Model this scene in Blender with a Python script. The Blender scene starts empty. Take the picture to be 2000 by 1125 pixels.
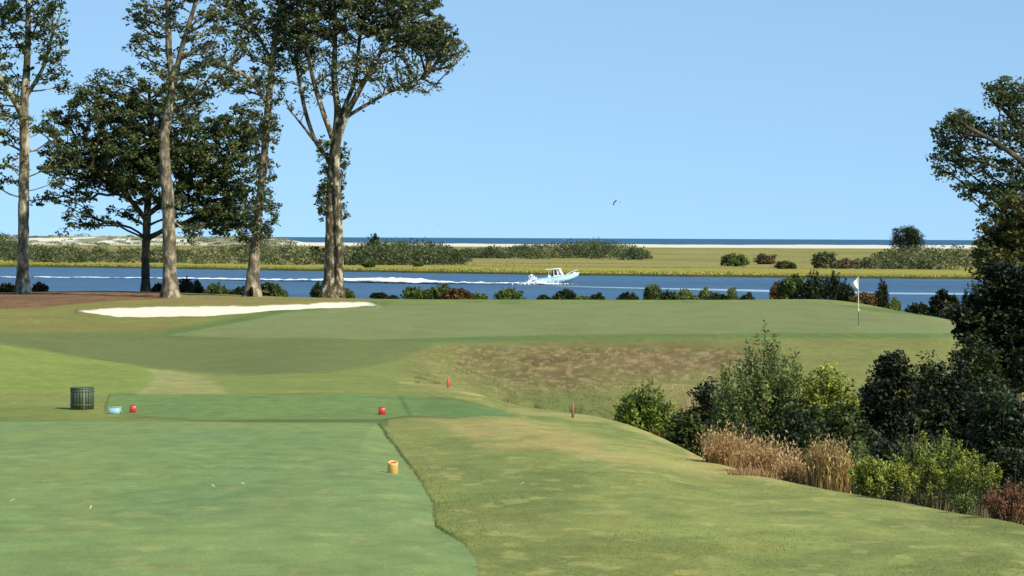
import bpy, math, random
import numpy as np
from mathutils import Vector, Matrix, Euler
SEED = 7
rng = np.random.default_rng(SEED); random.seed(SEED)
C = bpy.context.scene.collection
F = 5600.0                      # focal length in pixels of a 2000 wide picture
EYE = 7.0                       # eye above the water
def hy(px): return 464.5 + (px-1000)*0.0045
def W(px, py, D): return np.array([(px-1000)/F*D, D, EYE-(py-hy(px))*D/F])
def lin(c):
    c = np.asarray(c, float)/255.0
    return np.where(c <= .04045, c/12.92, ((c+.055)/1.055)**2.4)
K = 0.60                        # displayed sunlit level -> reflectance
def alb(*c): return lin(c)*K*np.array([1.0, 1.0, .84])

# ------------------------------------------------------------------ helpers
def tag(o, label=None, cat=None, group=None, kind=None):
    if label: o['label'] = label
    if cat: o['category'] = cat
    if group: o['group'] = group
    if kind: o['kind'] = kind
    return o
def empty(name, loc, rz=0, **k):
    o = bpy.data.objects.new(name, None); C.objects.link(o)
    o.location = loc; o.rotation_euler = (0, 0, rz); o.empty_display_size = .2
    return tag(o, **k)
def mesh_np(name, verts, faces, mat=None, parent=None, smooth=False, attrs=None, loc=None):
    """verts (N,3), faces (M,k) array or list of arrays with different k"""
    me = bpy.data.meshes.new(name)
    verts = np.asarray(verts, np.float32)
    if loc is not None: verts = verts - np.asarray(loc, np.float32)
    groups = faces if isinstance(faces, list) else [faces]
    groups = [np.asarray(g, np.int32) for g in groups if len(g)]
    me.vertices.add(len(verts)); me.vertices.foreach_set('co', verts.ravel())
    li = np.concatenate([g.ravel() for g in groups]); tot = np.concatenate([np.full(len(g), g.shape[1], np.int32) for g in groups])
    st = np.concatenate([[0], np.cumsum(tot)[:-1]]).astype(np.int32)
    me.loops.add(len(li)); me.loops.foreach_set('vertex_index', li)
    me.polygons.add(len(tot)); me.polygons.foreach_set('loop_start', st); me.polygons.foreach_set('loop_total', tot)
    me.update(calc_edges=True)
    if smooth: me.polygons.foreach_set('use_smooth', np.ones(len(tot), bool))
    for k, (dom, typ, dat) in (attrs or {}).items():
        a = me.attributes.new(k, typ, dom)
        dat = np.asarray(dat, np.float32)
        a.data.foreach_set('color' if typ == 'FLOAT_COLOR' else 'value', dat.ravel())
    if mat: me.materials.append(mat)
    o = bpy.data.objects.new(name, me); C.objects.link(o)
    if loc is not None: o.location = tuple(float(v) for v in loc)
    if parent: o.parent = parent
    return o
def local(parent, v): return np.asarray(v) - np.array(parent.location)

def pchip(x, y, xq):
    x = np.asarray(x, float); y = np.asarray(y, float)
    h = np.diff(x); d = np.diff(y)/h; m = np.zeros_like(y)
    for i in range(1, len(x)-1):
        if d[i-1]*d[i] > 0:
            w1 = 2*h[i]+h[i-1]; w2 = h[i]+2*h[i-1]
            m[i] = (w1+w2)/(w1/d[i-1]+w2/d[i])
    m[0] = d[0]; m[-1] = d[-1]
    xq = np.clip(xq, x[0], x[-1])
    i = np.clip(np.searchsorted(x, xq, side='right')-1, 0, len(x)-2)
    t = (xq-x[i])/h[i]
    return ((2*t**3-3*t**2+1)*y[i]+(t**3-2*t**2+t)*h[i]*m[i]+(-2*t**3+3*t**2)*y[i+1]+(t**3-t**2)*h[i]*m[i+1])
def vnoise(x, y, seed=0):
    xi = np.floor(x).astype(np.int64); yi = np.floor(y).astype(np.int64)
    fx = x-xi; fy = y-yi; fx = fx*fx*(3-2*fx); fy = fy*fy*(3-2*fy)
    def hsh(a, b):
        n = (a*374761393 + b*668265263 + seed*2246822519) & 0xffffffff
        n = ((n ^ (n >> 13))*1274126177) & 0xffffffff
        return ((n ^ (n >> 16)) & 0xffff)/65535.0
    return (hsh(xi, yi)*(1-fx)+hsh(xi+1, yi)*fx)*(1-fy)+(hsh(xi, yi+1)*(1-fx)+hsh(xi+1, yi+1)*fx)*fy
def fbm(x, y, seed=0, o=4):
    s = 0; a = .5
    for i in range(o): s = s+a*vnoise(x*2**i, y*2**i, seed+i*17); a *= .5
    return s/(1-.5**o)

# ------------------------------------------------------------------ materials
def new_mat(name):
    m = bpy.data.materials.new(name); m.use_nodes = True
    nt = m.node_tree; nt.nodes.clear()
    out = nt.nodes.new('ShaderNodeOutputMaterial')
    return m, nt, out
def N(nt, t, **k):
    n = nt.nodes.new(t)
    for a, v in k.items():
        if a in n.inputs: n.inputs[a].default_value = v
        else: setattr(n, a, v)
    return n
def noise(nt, coord, scale, detail=4, rough=.6, stretch=(1, 1, 1)):
    mp = N(nt, 'ShaderNodeMapping'); mp.inputs['Scale'].default_value = stretch
    nt.links.new(coord, mp.inputs['Vector'])
    n = N(nt, 'ShaderNodeTexNoise'); n.inputs['Scale'].default_value = scale
    n.inputs['Detail'].default_value = detail; n.inputs['Roughness'].default_value = rough
    nt.links.new(mp.outputs[0], n.inputs['Vector'])
    return n.outputs['Fac']
def rng_map(nt, fac, a, b, c, d):
    m = N(nt, 'ShaderNodeMapRange'); nt.links.new(fac, m.inputs[0])
    for i, v in zip((1, 2, 3, 4), (a, b, c, d)): m.inputs[i].default_value = v
    return m.outputs[0]
def mul(nt, a, b):
    m = N(nt, 'ShaderNodeMath', operation='MULTIPLY'); nt.links.new(a, m.inputs[0])
    if isinstance(b, (int, float)): m.inputs[1].default_value = b
    else: nt.links.new(b, m.inputs[1])
    return m.outputs[0]
def vscale(nt, col, fac):
    m = N(nt, 'ShaderNodeVectorMath', operation='SCALE'); nt.links.new(col, m.inputs[0]); nt.links.new(fac, m.inputs['Scale'])
    return m.outputs[0]
def mixc(nt, fac, a, b):
    m = N(nt, 'ShaderNodeMix', data_type='RGBA')
    for s, v in ((m.inputs[0], fac), (m.inputs[6], a), (m.inputs[7], b)):
        if isinstance(v, (int, float)): s.default_value = v
        elif isinstance(v, tuple): s.default_value = v
        else: nt.links.new(v, s)
    return m.outputs[2]
def bump(nt, h, strength, dist):
    b = N(nt, 'ShaderNodeBump'); b.inputs['Strength'].default_value = strength; b.inputs['Distance'].default_value = dist
    nt.links.new(h, b.inputs['Height']); return b.outputs[0]
def c4(c): return (float(c[0]), float(c[1]), float(c[2]), 1.0)

def ground_mat(name, fine=1.0, rough=.9, amp=.3, hue=1.0):
    m, nt, out = new_mat(name)
    co = N(nt, 'ShaderNodeTexCoord').outputs['Object']
    at = N(nt, 'ShaderNodeAttribute', attribute_name='col').outputs['Color']
    n1 = noise(nt, co, 26*fine, 3, .7); n2 = noise(nt, co, 3.2, 4, .65, (1, .45, 1)); n3 = noise(nt, co, .5, 3, .6, (1, .6, 1))
    f1 = rng_map(nt, n1, .25, .75, 1-amp, 1+amp); f2 = rng_map(nt, n2, .3, .7, 1-amp*.55, 1+amp*.55); f3 = rng_map(nt, n3, .3, .7, 1-.1*hue, 1+.1*hue)
    c = vscale(nt, at, mul(nt, mul(nt, f1, f2), f3))
    n4 = noise(nt, co, 1.3, 4, .7, (1, .5, 1))
    tintm = N(nt, 'ShaderNodeVectorMath', operation='MULTIPLY'); nt.links.new(c, tintm.inputs[0]); tintm.inputs[1].default_value = (1.25, 1.02, .85)
    c = mixc(nt, mul(nt, rng_map(nt, n4, .5, .72, 0, 1), .6*hue), c, tintm.outputs[0])
    b = N(nt, 'ShaderNodeBsdfPrincipled'); nt.links.new(c, b.inputs['Base Color']); b.inputs['Roughness'].default_value = rough
    b.inputs['Specular IOR Level'].default_value = .15
    nt.links.new(bump(nt, n1, .35, .012), b.inputs['Normal'])
    nt.links.new(b.outputs[0], out.inputs[0]); return m
LG_ = 1.45
def leaf_mat(name, dark, mid, light, trans=.28, rough=.55, odd=None, spec=.25):
    m, nt, out = new_mat(name)
    at = N(nt, 'ShaderNodeAttribute', attribute_name='tint').outputs['Fac']
    r = N(nt, 'ShaderNodeValToRGB'); nt.links.new(at, r.inputs[0])
    e = r.color_ramp.elements
    dark, mid, light = [np.minimum(np.asarray(q)*LG_, .6) for q in (dark, mid, light)]
    e[0].position = .05; e[0].color = c4(dark); e[1].position = .95; e[1].color = c4(light)
    k = e.new(.5); k.color = c4(mid)
    if odd is not None:
        k = e.new(.97); k.color = c4(odd)
    b = N(nt, 'ShaderNodeBsdfPrincipled'); nt.links.new(r.outputs[0], b.inputs['Base Color'])
    b.inputs['Roughness'].default_value = rough; b.inputs['Specular IOR Level'].default_value = spec
    t = N(nt, 'ShaderNodeBsdfTranslucent'); nt.links.new(r.outputs[0], t.inputs[0])
    mx = N(nt, 'ShaderNodeMixShader'); mx.inputs[0].default_value = trans
    nt.links.new(b.outputs[0], mx.inputs[1]); nt.links.new(t.outputs[0], mx.inputs[2]); nt.links.new(mx.outputs[0], out.inputs[0])
    return m
def bark_mat(name, a, b_, c, scale=1.0):
    m, nt, out = new_mat(name)
    co = N(nt, 'ShaderNodeTexCoord').outputs['Object']
    n1 = noise(nt, co, 2.6*scale, 5, .7, (1, 1, .5)); n2 = noise(nt, co, 9*scale, 4, .7, (1, 1, .3)); n3 = noise(nt, co, .8*scale, 3, .6, (1, 1, .5))
    r = N(nt, 'ShaderNodeValToRGB'); nt.links.new(n1, r.inputs[0]); e = r.color_ramp.elements
    e[0].position = .41; e[0].color = c4(a); e[1].position = .60; e[1].color = c4(c); k = e.new(.53); k.color = c4(b_)
    f = mul(nt, rng_map(nt, n2, .3, .7, .6, 1.3), rng_map(nt, n3, .3, .7, .8, 1.15))
    b = N(nt, 'ShaderNodeBsdfPrincipled'); nt.links.new(vscale(nt, r.outputs[0], f), b.inputs['Base Color']); b.inputs['Roughness'].default_value = .9
    nt.links.new(bump(nt, n2, .8, .05), b.inputs['Normal']); nt.links.new(b.outputs[0], out.inputs[0]); return m
def plain_mat(name, col, rough=.5, var=.12, spec=.5, metal=0, scale=20, bmp=0):
    m, nt, out = new_mat(name)
    co = N(nt, 'ShaderNodeTexCoord').outputs['Object']
    n1 = noise(nt, co, scale, 3, .6)
    rgb = N(nt, 'ShaderNodeRGB'); rgb.outputs[0].default_value = c4(col)
    b = N(nt, 'ShaderNodeBsdfPrincipled'); nt.links.new(vscale(nt, rgb.outputs[0], rng_map(nt, n1, .3, .7, 1-var, 1+var)), b.inputs['Base Color'])
    b.inputs['Roughness'].default_value = rough; b.inputs['Specular IOR Level'].default_value = spec; b.inputs['Metallic'].default_value = metal
    if bmp: nt.links.new(bump(nt, n1, .5, bmp), b.inputs['Normal'])
    nt.links.new(b.outputs[0], out.inputs[0]); return m
def water_mat(name, a, b_, scale, spec=.3, rough=.35):
    m, nt, out = new_mat(name)
    co = N(nt, 'ShaderNodeTexCoord').outputs['Object']
    n1 = noise(nt, co, scale, 5, .65, (.35, 1, 1)); n2 = noise(nt, co, scale*.08, 4, .6, (.25, 1, 1)); n3 = noise(nt, co, scale*5, 3, .6, (.5, 1, 1))
    c = mixc(nt, rng_map(nt, n1, .32, .68, 0, 1), c4(a), c4(b_))
    c = vscale(nt, c, mul(nt, rng_map(nt, n2, .35, .65, .75, 1.3), rng_map(nt, n3, .3, .7, .75, 1.25)))
    b = N(nt, 'ShaderNodeBsdfPrincipled'); nt.links.new(c, b.inputs['Base Color']); b.inputs['Roughness'].default_value = rough
    b.inputs['Specular IOR Level'].default_value = spec
    nt.links.new(bump(nt, n3, 1.0, .25), b.inputs['Normal']); nt.links.new(b.outputs[0], out.inputs[0]); return m
def foam_mat(name, col, cover, scale=.35, stretch=(.4, 1, 1)):
    m, nt, out = new_mat(name)
    co = N(nt, 'ShaderNodeTexCoord').outputs['Object']
    at = N(nt, 'ShaderNodeAttribute', attribute_name='edge').outputs['Fac']
    n1 = noise(nt, co, scale, 5, .7, stretch)
    s = N(nt, 'ShaderNodeMath', operation='ADD'); nt.links.new(n1, s.inputs[0]); nt.links.new(rng_map(nt, at, 0, 1, -.5, cover), s.inputs[1])
    a = rng_map(nt, s.outputs[0], .5, .66, 0, 1)
    b = N(nt, 'ShaderNodeBsdfPrincipled'); b.inputs['Base Color'].default_value = c4(col); b.inputs['Roughness'].default_value = .6
    t = N(nt, 'ShaderNodeBsdfTransparent'); mx = N(nt, 'ShaderNodeMixShader'); nt.links.new(a, mx.inputs[0])
    nt.links.new(t.outputs[0], mx.inputs[1]); nt.links.new(b.outputs[0], mx.inputs[2]); nt.links.new(mx.outputs[0], out.inputs[0]); return m

# ------------------------------------------------------------------ terrain table
TAIL = [(195, 6.6), (220, 7.7), (260, 8.6)]
TAB = {
 0:    (75, 2.77, [(16, 1.90), (22, 2.15), (28, 2.35), (34, 2.53), (41, 2.72), (48, 2.95), (54, 2.99), (60, 2.88), (68, 2.78)],
        [(80, 3.15), (85, 3.45), (90, 3.58), (95, 3.64), (100, 3.65), (104, 3.63), (108, 3.60), (114, 3.53), (125, 3.44), (138, 3.36), (163, 3.25), (168, 3.5), (175, 4.3)]+TAIL),
 200:  (71, 3.09, [(16, 1.90), (22, 2.15), (28, 2.35), (34, 2.53), (41, 2.72), (48, 2.95), (54, 2.98), (60, 2.96), (66, 3.0)],
        [(76, 3.35), (81, 3.62), (86, 3.72), (92, 3.74), (98, 3.74), (104, 3.71), (108, 3.65), (114, 3.55), (125, 3.43), (138, 3.33), (163, 3.12), (168, 3.4), (175, 4.3)]+TAIL),
 400:  (66, 3.21, [(16, 1.90), (22, 2.15), (28, 2.35), (34, 2.53), (41, 2.72), (48, 2.95), (54, 2.96), (60, 3.07)],
        [(71, 3.5), (76, 3.72), (82, 3.78), (88, 3.81), (95, 3.80), (101, 3.76), (107, 3.68), (114, 3.56), (125, 3.44), (138, 3.35), (158, 3.16), (164, 3.45), (172, 4.3)]+TAIL),
 600:  (66, 3.23, [(16, 1.90), (22, 2.15), (28, 2.35), (34, 2.53), (41, 2.72), (48, 2.95), (54, 2.96), (60, 3.1)],
        [(71, 3.36), (76, 3.47), (82, 3.57), (88, 3.64), (95, 3.68), (101, 3.69), (107, 3.67), (113, 3.60), (125, 3.46), (138, 3.33), (152, 3.22), (158, 3.45), (168, 4.3)]+TAIL),
 800:  (66, 3.25, [(16, 1.90), (22, 2.14), (28, 2.34), (34, 2.52), (41, 2.72), (48, 2.95), (54, 2.98), (60, 3.12)],
        [(71, 3.45), (76, 3.62), (82, 3.75), (88, 3.82), (95, 3.85), (101, 3.84), (107, 3.80), (113, 3.74), (125, 3.53), (138, 3.33), (150, 3.25), (157, 3.5), (168, 4.3)]+TAIL),
 1000: (54, 3.13, [(16, 1.90), (22, 2.12), (28, 2.31), (34, 2.48), (40, 2.66), (46, 2.85)],
        [(60, 3.86), (68, 4.40), (76, 4.57), (84, 4.47), (92, 4.30), (100, 4.07), (107, 3.90), (113, 3.76), (125, 3.53), (138, 3.30), (150, 3.24), (157, 3.5), (168, 4.3)]+TAIL),
 1200: (46, 2.93, [(16, 1.90), (22, 2.11), (28, 2.31), (34, 2.52), (40, 2.73)],
        [(51, 3.6), (58, 4.6), (68, 5.0), (80, 4.82), (90, 4.50), (100, 4.14), (107, 3.93), (112.5, 3.74), (125, 3.5), (138, 3.28), (150, 3.23), (157, 3.5), (168, 4.3)]+TAIL),
 1400: (34, 2.67, [(16, 1.90), (22, 2.13), (28, 2.42)],
        [(38, 3.09), (46, 4.5), (60, 5.45), (77, 5.3), (89, 4.8), (100, 4.25), (107, 3.95), (112, 3.74), (125, 3.5), (137, 3.25), (148, 3.17), (156, 3.5), (168, 4.3)]+TAIL),
 1600: (28, 2.44, [(16, 1.90), (22, 2.15)],
        [(31, 2.77), (38, 4.0), (55, 5.5), (76, 5.35), (89, 4.9), (100, 4.3), (107, 3.97), (112, 3.76), (125, 3.5), (136, 3.2), (146, 3.08), (156, 3.5), (168, 4.4)]+TAIL),
 1800: (25, 2.33, [(16, 1.89), (20, 2.06)],
        [(28, 2.7), (35, 3.9), (54, 5.5), (76, 5.35), (89, 4.95), (100, 4.35), (107, 4.0), (111, 3.77), (120, 3.69), (128, 3.64), (136, 3.57), (144, 3.95), (160, 4.9)]+TAIL),
 2000: (21, 2.10, [(16, 1.85), (18.5, 1.97)],
        [(23, 2.36), (28, 3.3), (50, 5.6), (76, 5.5), (90, 5.2), (100, 4.8), (107, 4.6), (112, 4.5), (120, 4.4), (128, 4.4), (136, 4.5), (145, 4.8), (160, 5.4)]+TAIL),
 2400: (17.5, 1.97, [(14, 1.82), (16, 1.89)],
        [(19, 2.2), (24, 3.3), (45, 5.4), (70, 5.4), (90, 5.2), (100, 5.0), (107, 4.9), (112, 4.8), (120, 4.8), (128, 4.8), (136, 4.9), (145, 5.1), (160, 5.6)]+TAIL),
}
PXK = sorted(TAB); NF = 14
KD = []; KZ = []
for p in PXK:
    rd, rz, near, far = TAB[p]
    nd = [0.0, 8.0]+[a for a, b in near]+[rd]; nz = [1.65, 1.76]+[b for a, b in near]+[rz]
    fd = np.linspace(0, 1, NF)**.8*rd
    KD.append(list(fd)+[a for a, b in far]); KZ.append(list(pchip(nd, nz, fd))+[b for a, b in far])
KD = np.array(KD); KZ = np.array(KZ)
def col_knots(px):
    px = min(max(px, PXK[0]), PXK[-1])
    return (np.array([pchip(PXK, KD[:, k], px) for k in range(KD.shape[1])]), np.array([pchip(PXK, KZ[:, k], px) for k in range(KD.shape[1])]))
TEE = [(-3000, 822), (160, 823), (400, 822), (733, 822), (757, 856), (795, 905), (828, 950), (846, 985), (850, 1030), (905, 1062), (945, 1125), (1010, 1300), (1000, 3000), (-3000, 3000)]
FTEE = [(215, 771), (400, 771), (700, 771), (800, 773), (900, 784), (975, 800), (1010, 813), (900, 815), (790, 812), (742, 820), (400, 820), (205, 808)]
GREEN = [(330, 655), (440, 635), (560, 612), (740, 598), (900, 594), (1200, 592), (1500, 590), (1600, 591), (1700, 607), (1850, 622), (1900, 640), (1850, 651), (1560, 651), (1400, 651), (1100, 654), (900, 659), (700, 664), (500, 662)]
BUNK = [(155, 609), (230, 603), (330, 600.5), (450, 600), (500, 600), (560, 596), (640, 592), (720, 592), (735, 596), (700, 601), (640, 603), (560, 606), (500, 611), (440, 617), (400, 619.5), (300, 621), (230, 620), (180, 614)]
STRAW = [(-400, 560), (-400, 602), (0, 603), (90, 601), (150, 593), (240, 586), (320, 583), (335, 578), (320, 560)]
def sdist(X, Y, poly):
    """signed distance, positive inside"""
    P = np.array(poly, float); Q = np.roll(P, -1, 0)
    best = np.full(X.shape, 1e18); ins = np.zeros(X.shape, bool)
    for (ax, ay), (bx, by) in zip(P, Q):
        dx, dy = bx-ax, by-ay
        t = np.clip(((X-ax)*dx+(Y-ay)*dy)/(dx*dx+dy*dy+1e-9), 0, 1)
        best = np.minimum(best, (X-ax-t*dx)**2+(Y-ay-t*dy)**2)
        if ay != by:
            ins ^= ((ay > Y) != (by > Y)) & (X < (bx-ax)*(Y-ay)/(by-ay)+ax)
    d = np.sqrt(best); return np.where(ins, d, -d)
def sm(d, s): return np.clip(.5+d/(2*s), 0, 1)**2*(3-2*np.clip(.5+d/(2*s), 0, 1))

# polar grid: lines of sight u = x/y and depth D
ucols = np.concatenate([np.linspace(-4200, -300, 60, endpoint=False), np.arange(-300, 2300, 2.6), np.linspace(2300, 5500, 55)])
invD = np.linspace(1/11.0, 1/262.0, 640)
Drows = np.concatenate([np.linspace(.6, 11, 36, endpoint=False), 1/invD])
Drows = np.sort(np.concatenate([Drows, np.arange(60, 200, 1.0)]))
PX, DD = np.meshgrid(ucols, Drows)
ZB = np.zeros_like(PX)
for j, p in enumerate(ucols):
    kd, kz = col_knots(p); ZB[:, j] = EYE - pchip(kd, kz, Drows)
XX = (PX-1000)/F*DD
HYP = 464.5+(PX-1000)*0.0045
def py_of(z, d, hp): return hp+(EYE-z)*F/d
# shapes of tee pads, laid out where they stand on the ground
PY0 = py_of(ZB, DD, HYP)
near = DD < 46
tee_s = sdist(PX, np.where(DD < 43, PY0-12*(1-np.clip((DD-16)/8, 0, 1)*0), -1e4), TEE)
padh = .05+.07*np.clip((DD-20)/20, 0, 1)
Z = ZB + padh*sm(tee_s*DD/F*1.0-.12, .28)*(DD < 44)
amp = .012*np.clip(1-sm(tee_s*DD/F, .3), 0, 1)*np.clip(1-(DD-90)/20, .25, 1)
Z += (fbm(XX*.8, DD*.5, 3, 3)-.5)*2*amp
Z += np.where(DD < 110, (fbm(XX*.18, DD*.1, 9, 2)-.5)*.06*np.clip((DD-16)/20, 0, 1), 0)
PY = py_of(Z, DD, HYP)
# bunker: shallow bowl with a lip at the back
bd = sdist(PX, np.where((DD > 112) & (DD < 150), PY+(fbm(XX*1.2, DD*.4, 61, 3)-.5)*4, -1e4), BUNK)
Z += -.10*sm(bd-3, 3)+.05*sm(4-np.abs(bd+3), 3)*(DD > 112)*(DD < 150)
def gz(px, D):
    i = np.clip(np.searchsorted(Drows, D)-1, 0, len(Drows)-2); j = np.clip(np.searchsorted(ucols, px)-1, 0, len(ucols)-2)
    a = (D-Drows[i])/(Drows[i+1]-Drows[i]); b = (px-ucols[j])/(ucols[j+1]-ucols[j])
    return (Z[i, j]*(1-b)+Z[i, j+1]*b)*(1-a)+(Z[i+1, j]*(1-b)+Z[i+1, j+1]*b)*a
def G(px, D): return np.array([(px-1000)/F*D, D, float(gz(px, D))])

# ---- turf colours (what grows or lies there, plus edge shade), zone by zone
wx = XX+3*(fbm(XX*.25, DD*.25, 5)-.5); wy = DD
nz1 = fbm(XX*.5, DD*.22, 21, 4); nz2 = fbm(XX*.12, DD*.06, 31, 4); nz3 = fbm(XX*1.7, DD*.7, 41, 4); nz4 = fbm(XX*5, DD*2, 43, 4)
qx = PX+(nz1-.5)*18; qy = PY+(nz3-.5)*6
CO = np.zeros(PX.shape+(3,))
def lay(mask, c):
    global CO
    m = np.clip(mask, 0, 1)[..., None]; CO = CO*(1-m)+alb(*c)*m
lay(np.ones_like(PX), (148, 156, 88))
lay(sm(nz2-.5, .12)*.5, (134, 150, 80))
fore = (DD < 58)
# foreground rough, right of the tee
lay(fore*sm(qx-760, 60)*.6, (146, 154, 92))
lay(fore*sm(sdist(qx, qy, [(860, 870), (1100, 880), (1220, 940), (1150, 1010), (900, 990)]), 30)*.55, (126, 146, 82))
lay(fore*sm(sdist(qx, qy, [(1150, 940), (1450, 950), (2100, 1060), (2100, 1200), (1300, 1090), (1120, 1000)]), 45)*.8, (160, 170, 100))
lay(fore*sm(sdist(qx, qy, [(900, 1080), (1500, 1100), (1600, 1300), (900, 1300)]), 60)*.55, (146, 156, 84))
lay(fore*sm(nz1-.55, .2)*sm(qx-800, 80)*.6, (168, 172, 104)); lay(fore*sm(.42-nz3, .1)*sm(qx-800, 80)*.5, (122, 134, 76)); lay(fore*sm(nz4-.66, .06)*sm(qx-800, 80)*.5, (190, 188, 120))
lay(fore*sm(sdist(qx, qy, [(800, 814), (1010, 818), (1130, 840), (1250, 868), (1380, 905), (1400, 925), (1200, 905), (1080, 880), (960, 876), (900, 850), (860, 828)]), 12)*(.35+.65*sm(nz3-.38, .12)), (186, 175, 114))
lay(fore*sm(sdist(qx, qy, [(1120, 850), (1400, 902), (1500, 930), (1440, 938), (1200, 885)]), 10)*.6, (178, 182, 108))
lay(fore*sm(sdist(qx, qy, [(1000, 795), (1150, 815), (1290, 870), (1200, 868), (1080, 825)]), 10)*.6, (140, 158, 88))
lay(fore*sm(sdist(qx, qy, [(1340, 880), (1420, 900), (1445, 930), (1400, 925), (1345, 895)]), 6)*.8, (205, 180, 118))
lay(fore*sm(7-np.abs(PY-(py_of(Z, DD, HYP).min(0)+3)), 4)*0, (190, 186, 120))
rdg = np.interp(PX[0], PXK, KD[:, NF-1])[None]+np.zeros_like(PX)
lay(sm(1.6-np.abs(DD-rdg+.6)/(DD/40), .8)*sm(PX-790, 30)*sm(1560-PX, 40)*sm(nz1-.4, .15)*.8, (192, 186, 122))
lay(sm(2.2-np.abs(DD-rdg+4)/(DD/40), 1)*sm(PX-1000, 30)*sm(1400-PX, 60)*sm(nz3-.5, .1)*.7, (184, 176, 118))
# tee edges: longer rim, shadow of the raised edge painted in dark
tee_e = sdist(PX+(nz3-.5)*7+(nz1-.5)*110*np.clip((19-DD)/4, 0, 1), np.where(DD < 43, PY, -1e4), TEE)
ft_e = sdist(PX+(nz3-.5)*5, np.where((DD > 44.5) & (DD < 58), PY, -1e4), FTEE)
lay((DD < 47)*sm(4-np.abs(tee_e+2), 2.5)*.9*sm(nz1-.3, .2)*np.clip((DD-17.2)/2.5, .15, 1), (78, 94, 50))
lay((DD > 41)*(DD < 46)*(PX < 760)*.6*sm(nz1-.3, .3), (92, 112, 60))
lay((DD > 44)*(DD < 60)*sm(2.4-np.abs(ft_e+1.5), 1.6)*.75*sm(nz1-.35, .2), (92, 108, 60))
# left mound: fresh light turf
lay((DD > 54)*(DD < 78)*sm(430-qx, 160)*.85, (146, 164, 84))
lay((DD > 54)*(DD < 78)*sm(140-qx, 140)*.5, (150, 167, 88))
lay((DD < 80)*(DD > 42)*sm(sdist(qx, qy, [(290, 712), (420, 737), (445, 770), (270, 772), (300, 740)]), 8)*.95, (170, 170, 114))
lay((DD < 80)*(DD > 42)*sm(sdist(qx, qy, [(395, 735), (440, 732), (760, 735), (830, 770), (450, 771)]), 8)*.7, (142, 156, 86))
lay((DD < 64)*(DD > 42)*sm(sdist(qx, qy, [(-200, 795), (150, 795), (200, 812), (150, 826), (-200, 826)]), 6)*.6, (132, 146, 78))
lay((DD < 72)*(DD > 50)*sm(sdist(qx, qy, [(770, 744), (870, 752), (880, 758), (780, 750)]), 3)*.8*sm(nz3-.4, .1), (196, 186, 128))
# fairway / approach
FWY = [(-500, 645), (0, 648), (150, 648), (260, 643), (420, 632), (600, 610), (740, 600), (1000, 655), (860, 668), (800, 695), (740, 712), (640, 728), (520, 731), (380, 729), (200, 705), (0, 672), (-500, 640)]
fw = sm(sdist(PX+(nz1-.5)*20, PY+(nz3-.5)*4, FWY)*1.0, 5)*(DD > 70)
lay(fw, (122, 136, 80)); lay(fw*sm(nz2-.45, .15)*.5, (128, 134, 84))
# green side slope and hollow
hol = (DD > 58)
lay(hol*sm(sdist(qx, qy, [(780, 700), (860, 672), (1100, 661), (1900, 657), (2100, 800), (1300, 900), (1000, 800), (900, 765), (800, 738)]), 12)*.9, (142, 144, 86))
lay(hol*sm(sdist(qx, qy, [(900, 690), (1040, 674), (1260, 668), (1400, 672), (1520, 690), (1400, 735), (1250, 745), (1120, 760), (1020, 752), (900, 720)]), 30)*(.45+.5*sm(nz3-.42, .12)), (124, 108, 72))
lay(hol*sm(sdist(qx, qy, [(1080, 700), (1300, 690), (1420, 715), (1300, 728), (1150, 722)]), 24)*.5*sm(nz1-.35, .2), (150, 124, 96))
lay(hol*(DD < 105)*sm(nz4-.60, .06)*sm(qx-830, 40)*sm(1460-qx, 60)*sm(770-qy, 15)*sm(qy-675, 10)*.6, (186, 164, 122))
lay(hol*sm(sdist(qx, qy, [(1000, 768), (1180, 770), (1210, 820), (1060, 800)]), 12)*.6, (120, 132, 74))
lay(hol*sm(sdist(qx, qy, [(1500, 655), (1860, 655), (1860, 665), (1500, 662)]), 4)*.5, (158, 160, 100))
# left rough, between straw and fairway
lay((DD > 96)*sm(qy-580, 6)*sm(648-qy, 7)*sm(430-qx, 90)*sm(nz1-.3, .4)*.9, (148, 142, 82))
lay((DD > 138)*(DD < 165)*sm(qx-240, 40)*sm(740-qx, 30)*sm(nz1-.3, .4)*.8, (160, 142, 92))
# green with its collar
gr = sdist(PX, np.where((DD > 104) & (DD < 152), PY, -1e4), GREEN)
lay((DD > 100)*sm(gr+11, 5)*.9, (110, 134, 76))
lay((DD > 100)*sm(gr, 1.5), (141, 150, 100))
lay((DD > 138)*(DD < 152)*sm(PX-760, 20)*(gr < 0)*sm(nz1-.3, .3)*.8, (150, 160, 96))
lay((DD > 100)*sm(gr, 2)*sm(nz2-.5, .1)*.35, (142, 158, 108))
# sand, straw, bank
lay(sm(bd, .8), (270, 262, 250))
st = sdist(PX+(nz1-.5)*30, np.where(DD > 130, PY+(nz3-.5)*2, -1e4), STRAW)
lay(sm(st, 3), (150, 114, 84)); lay(sm(st, 3)*sm(nz3-.45, .1)*.6, (112, 90, 66))
lay((DD > 164)*sm(DD-168, 4), (96, 96, 62))
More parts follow.
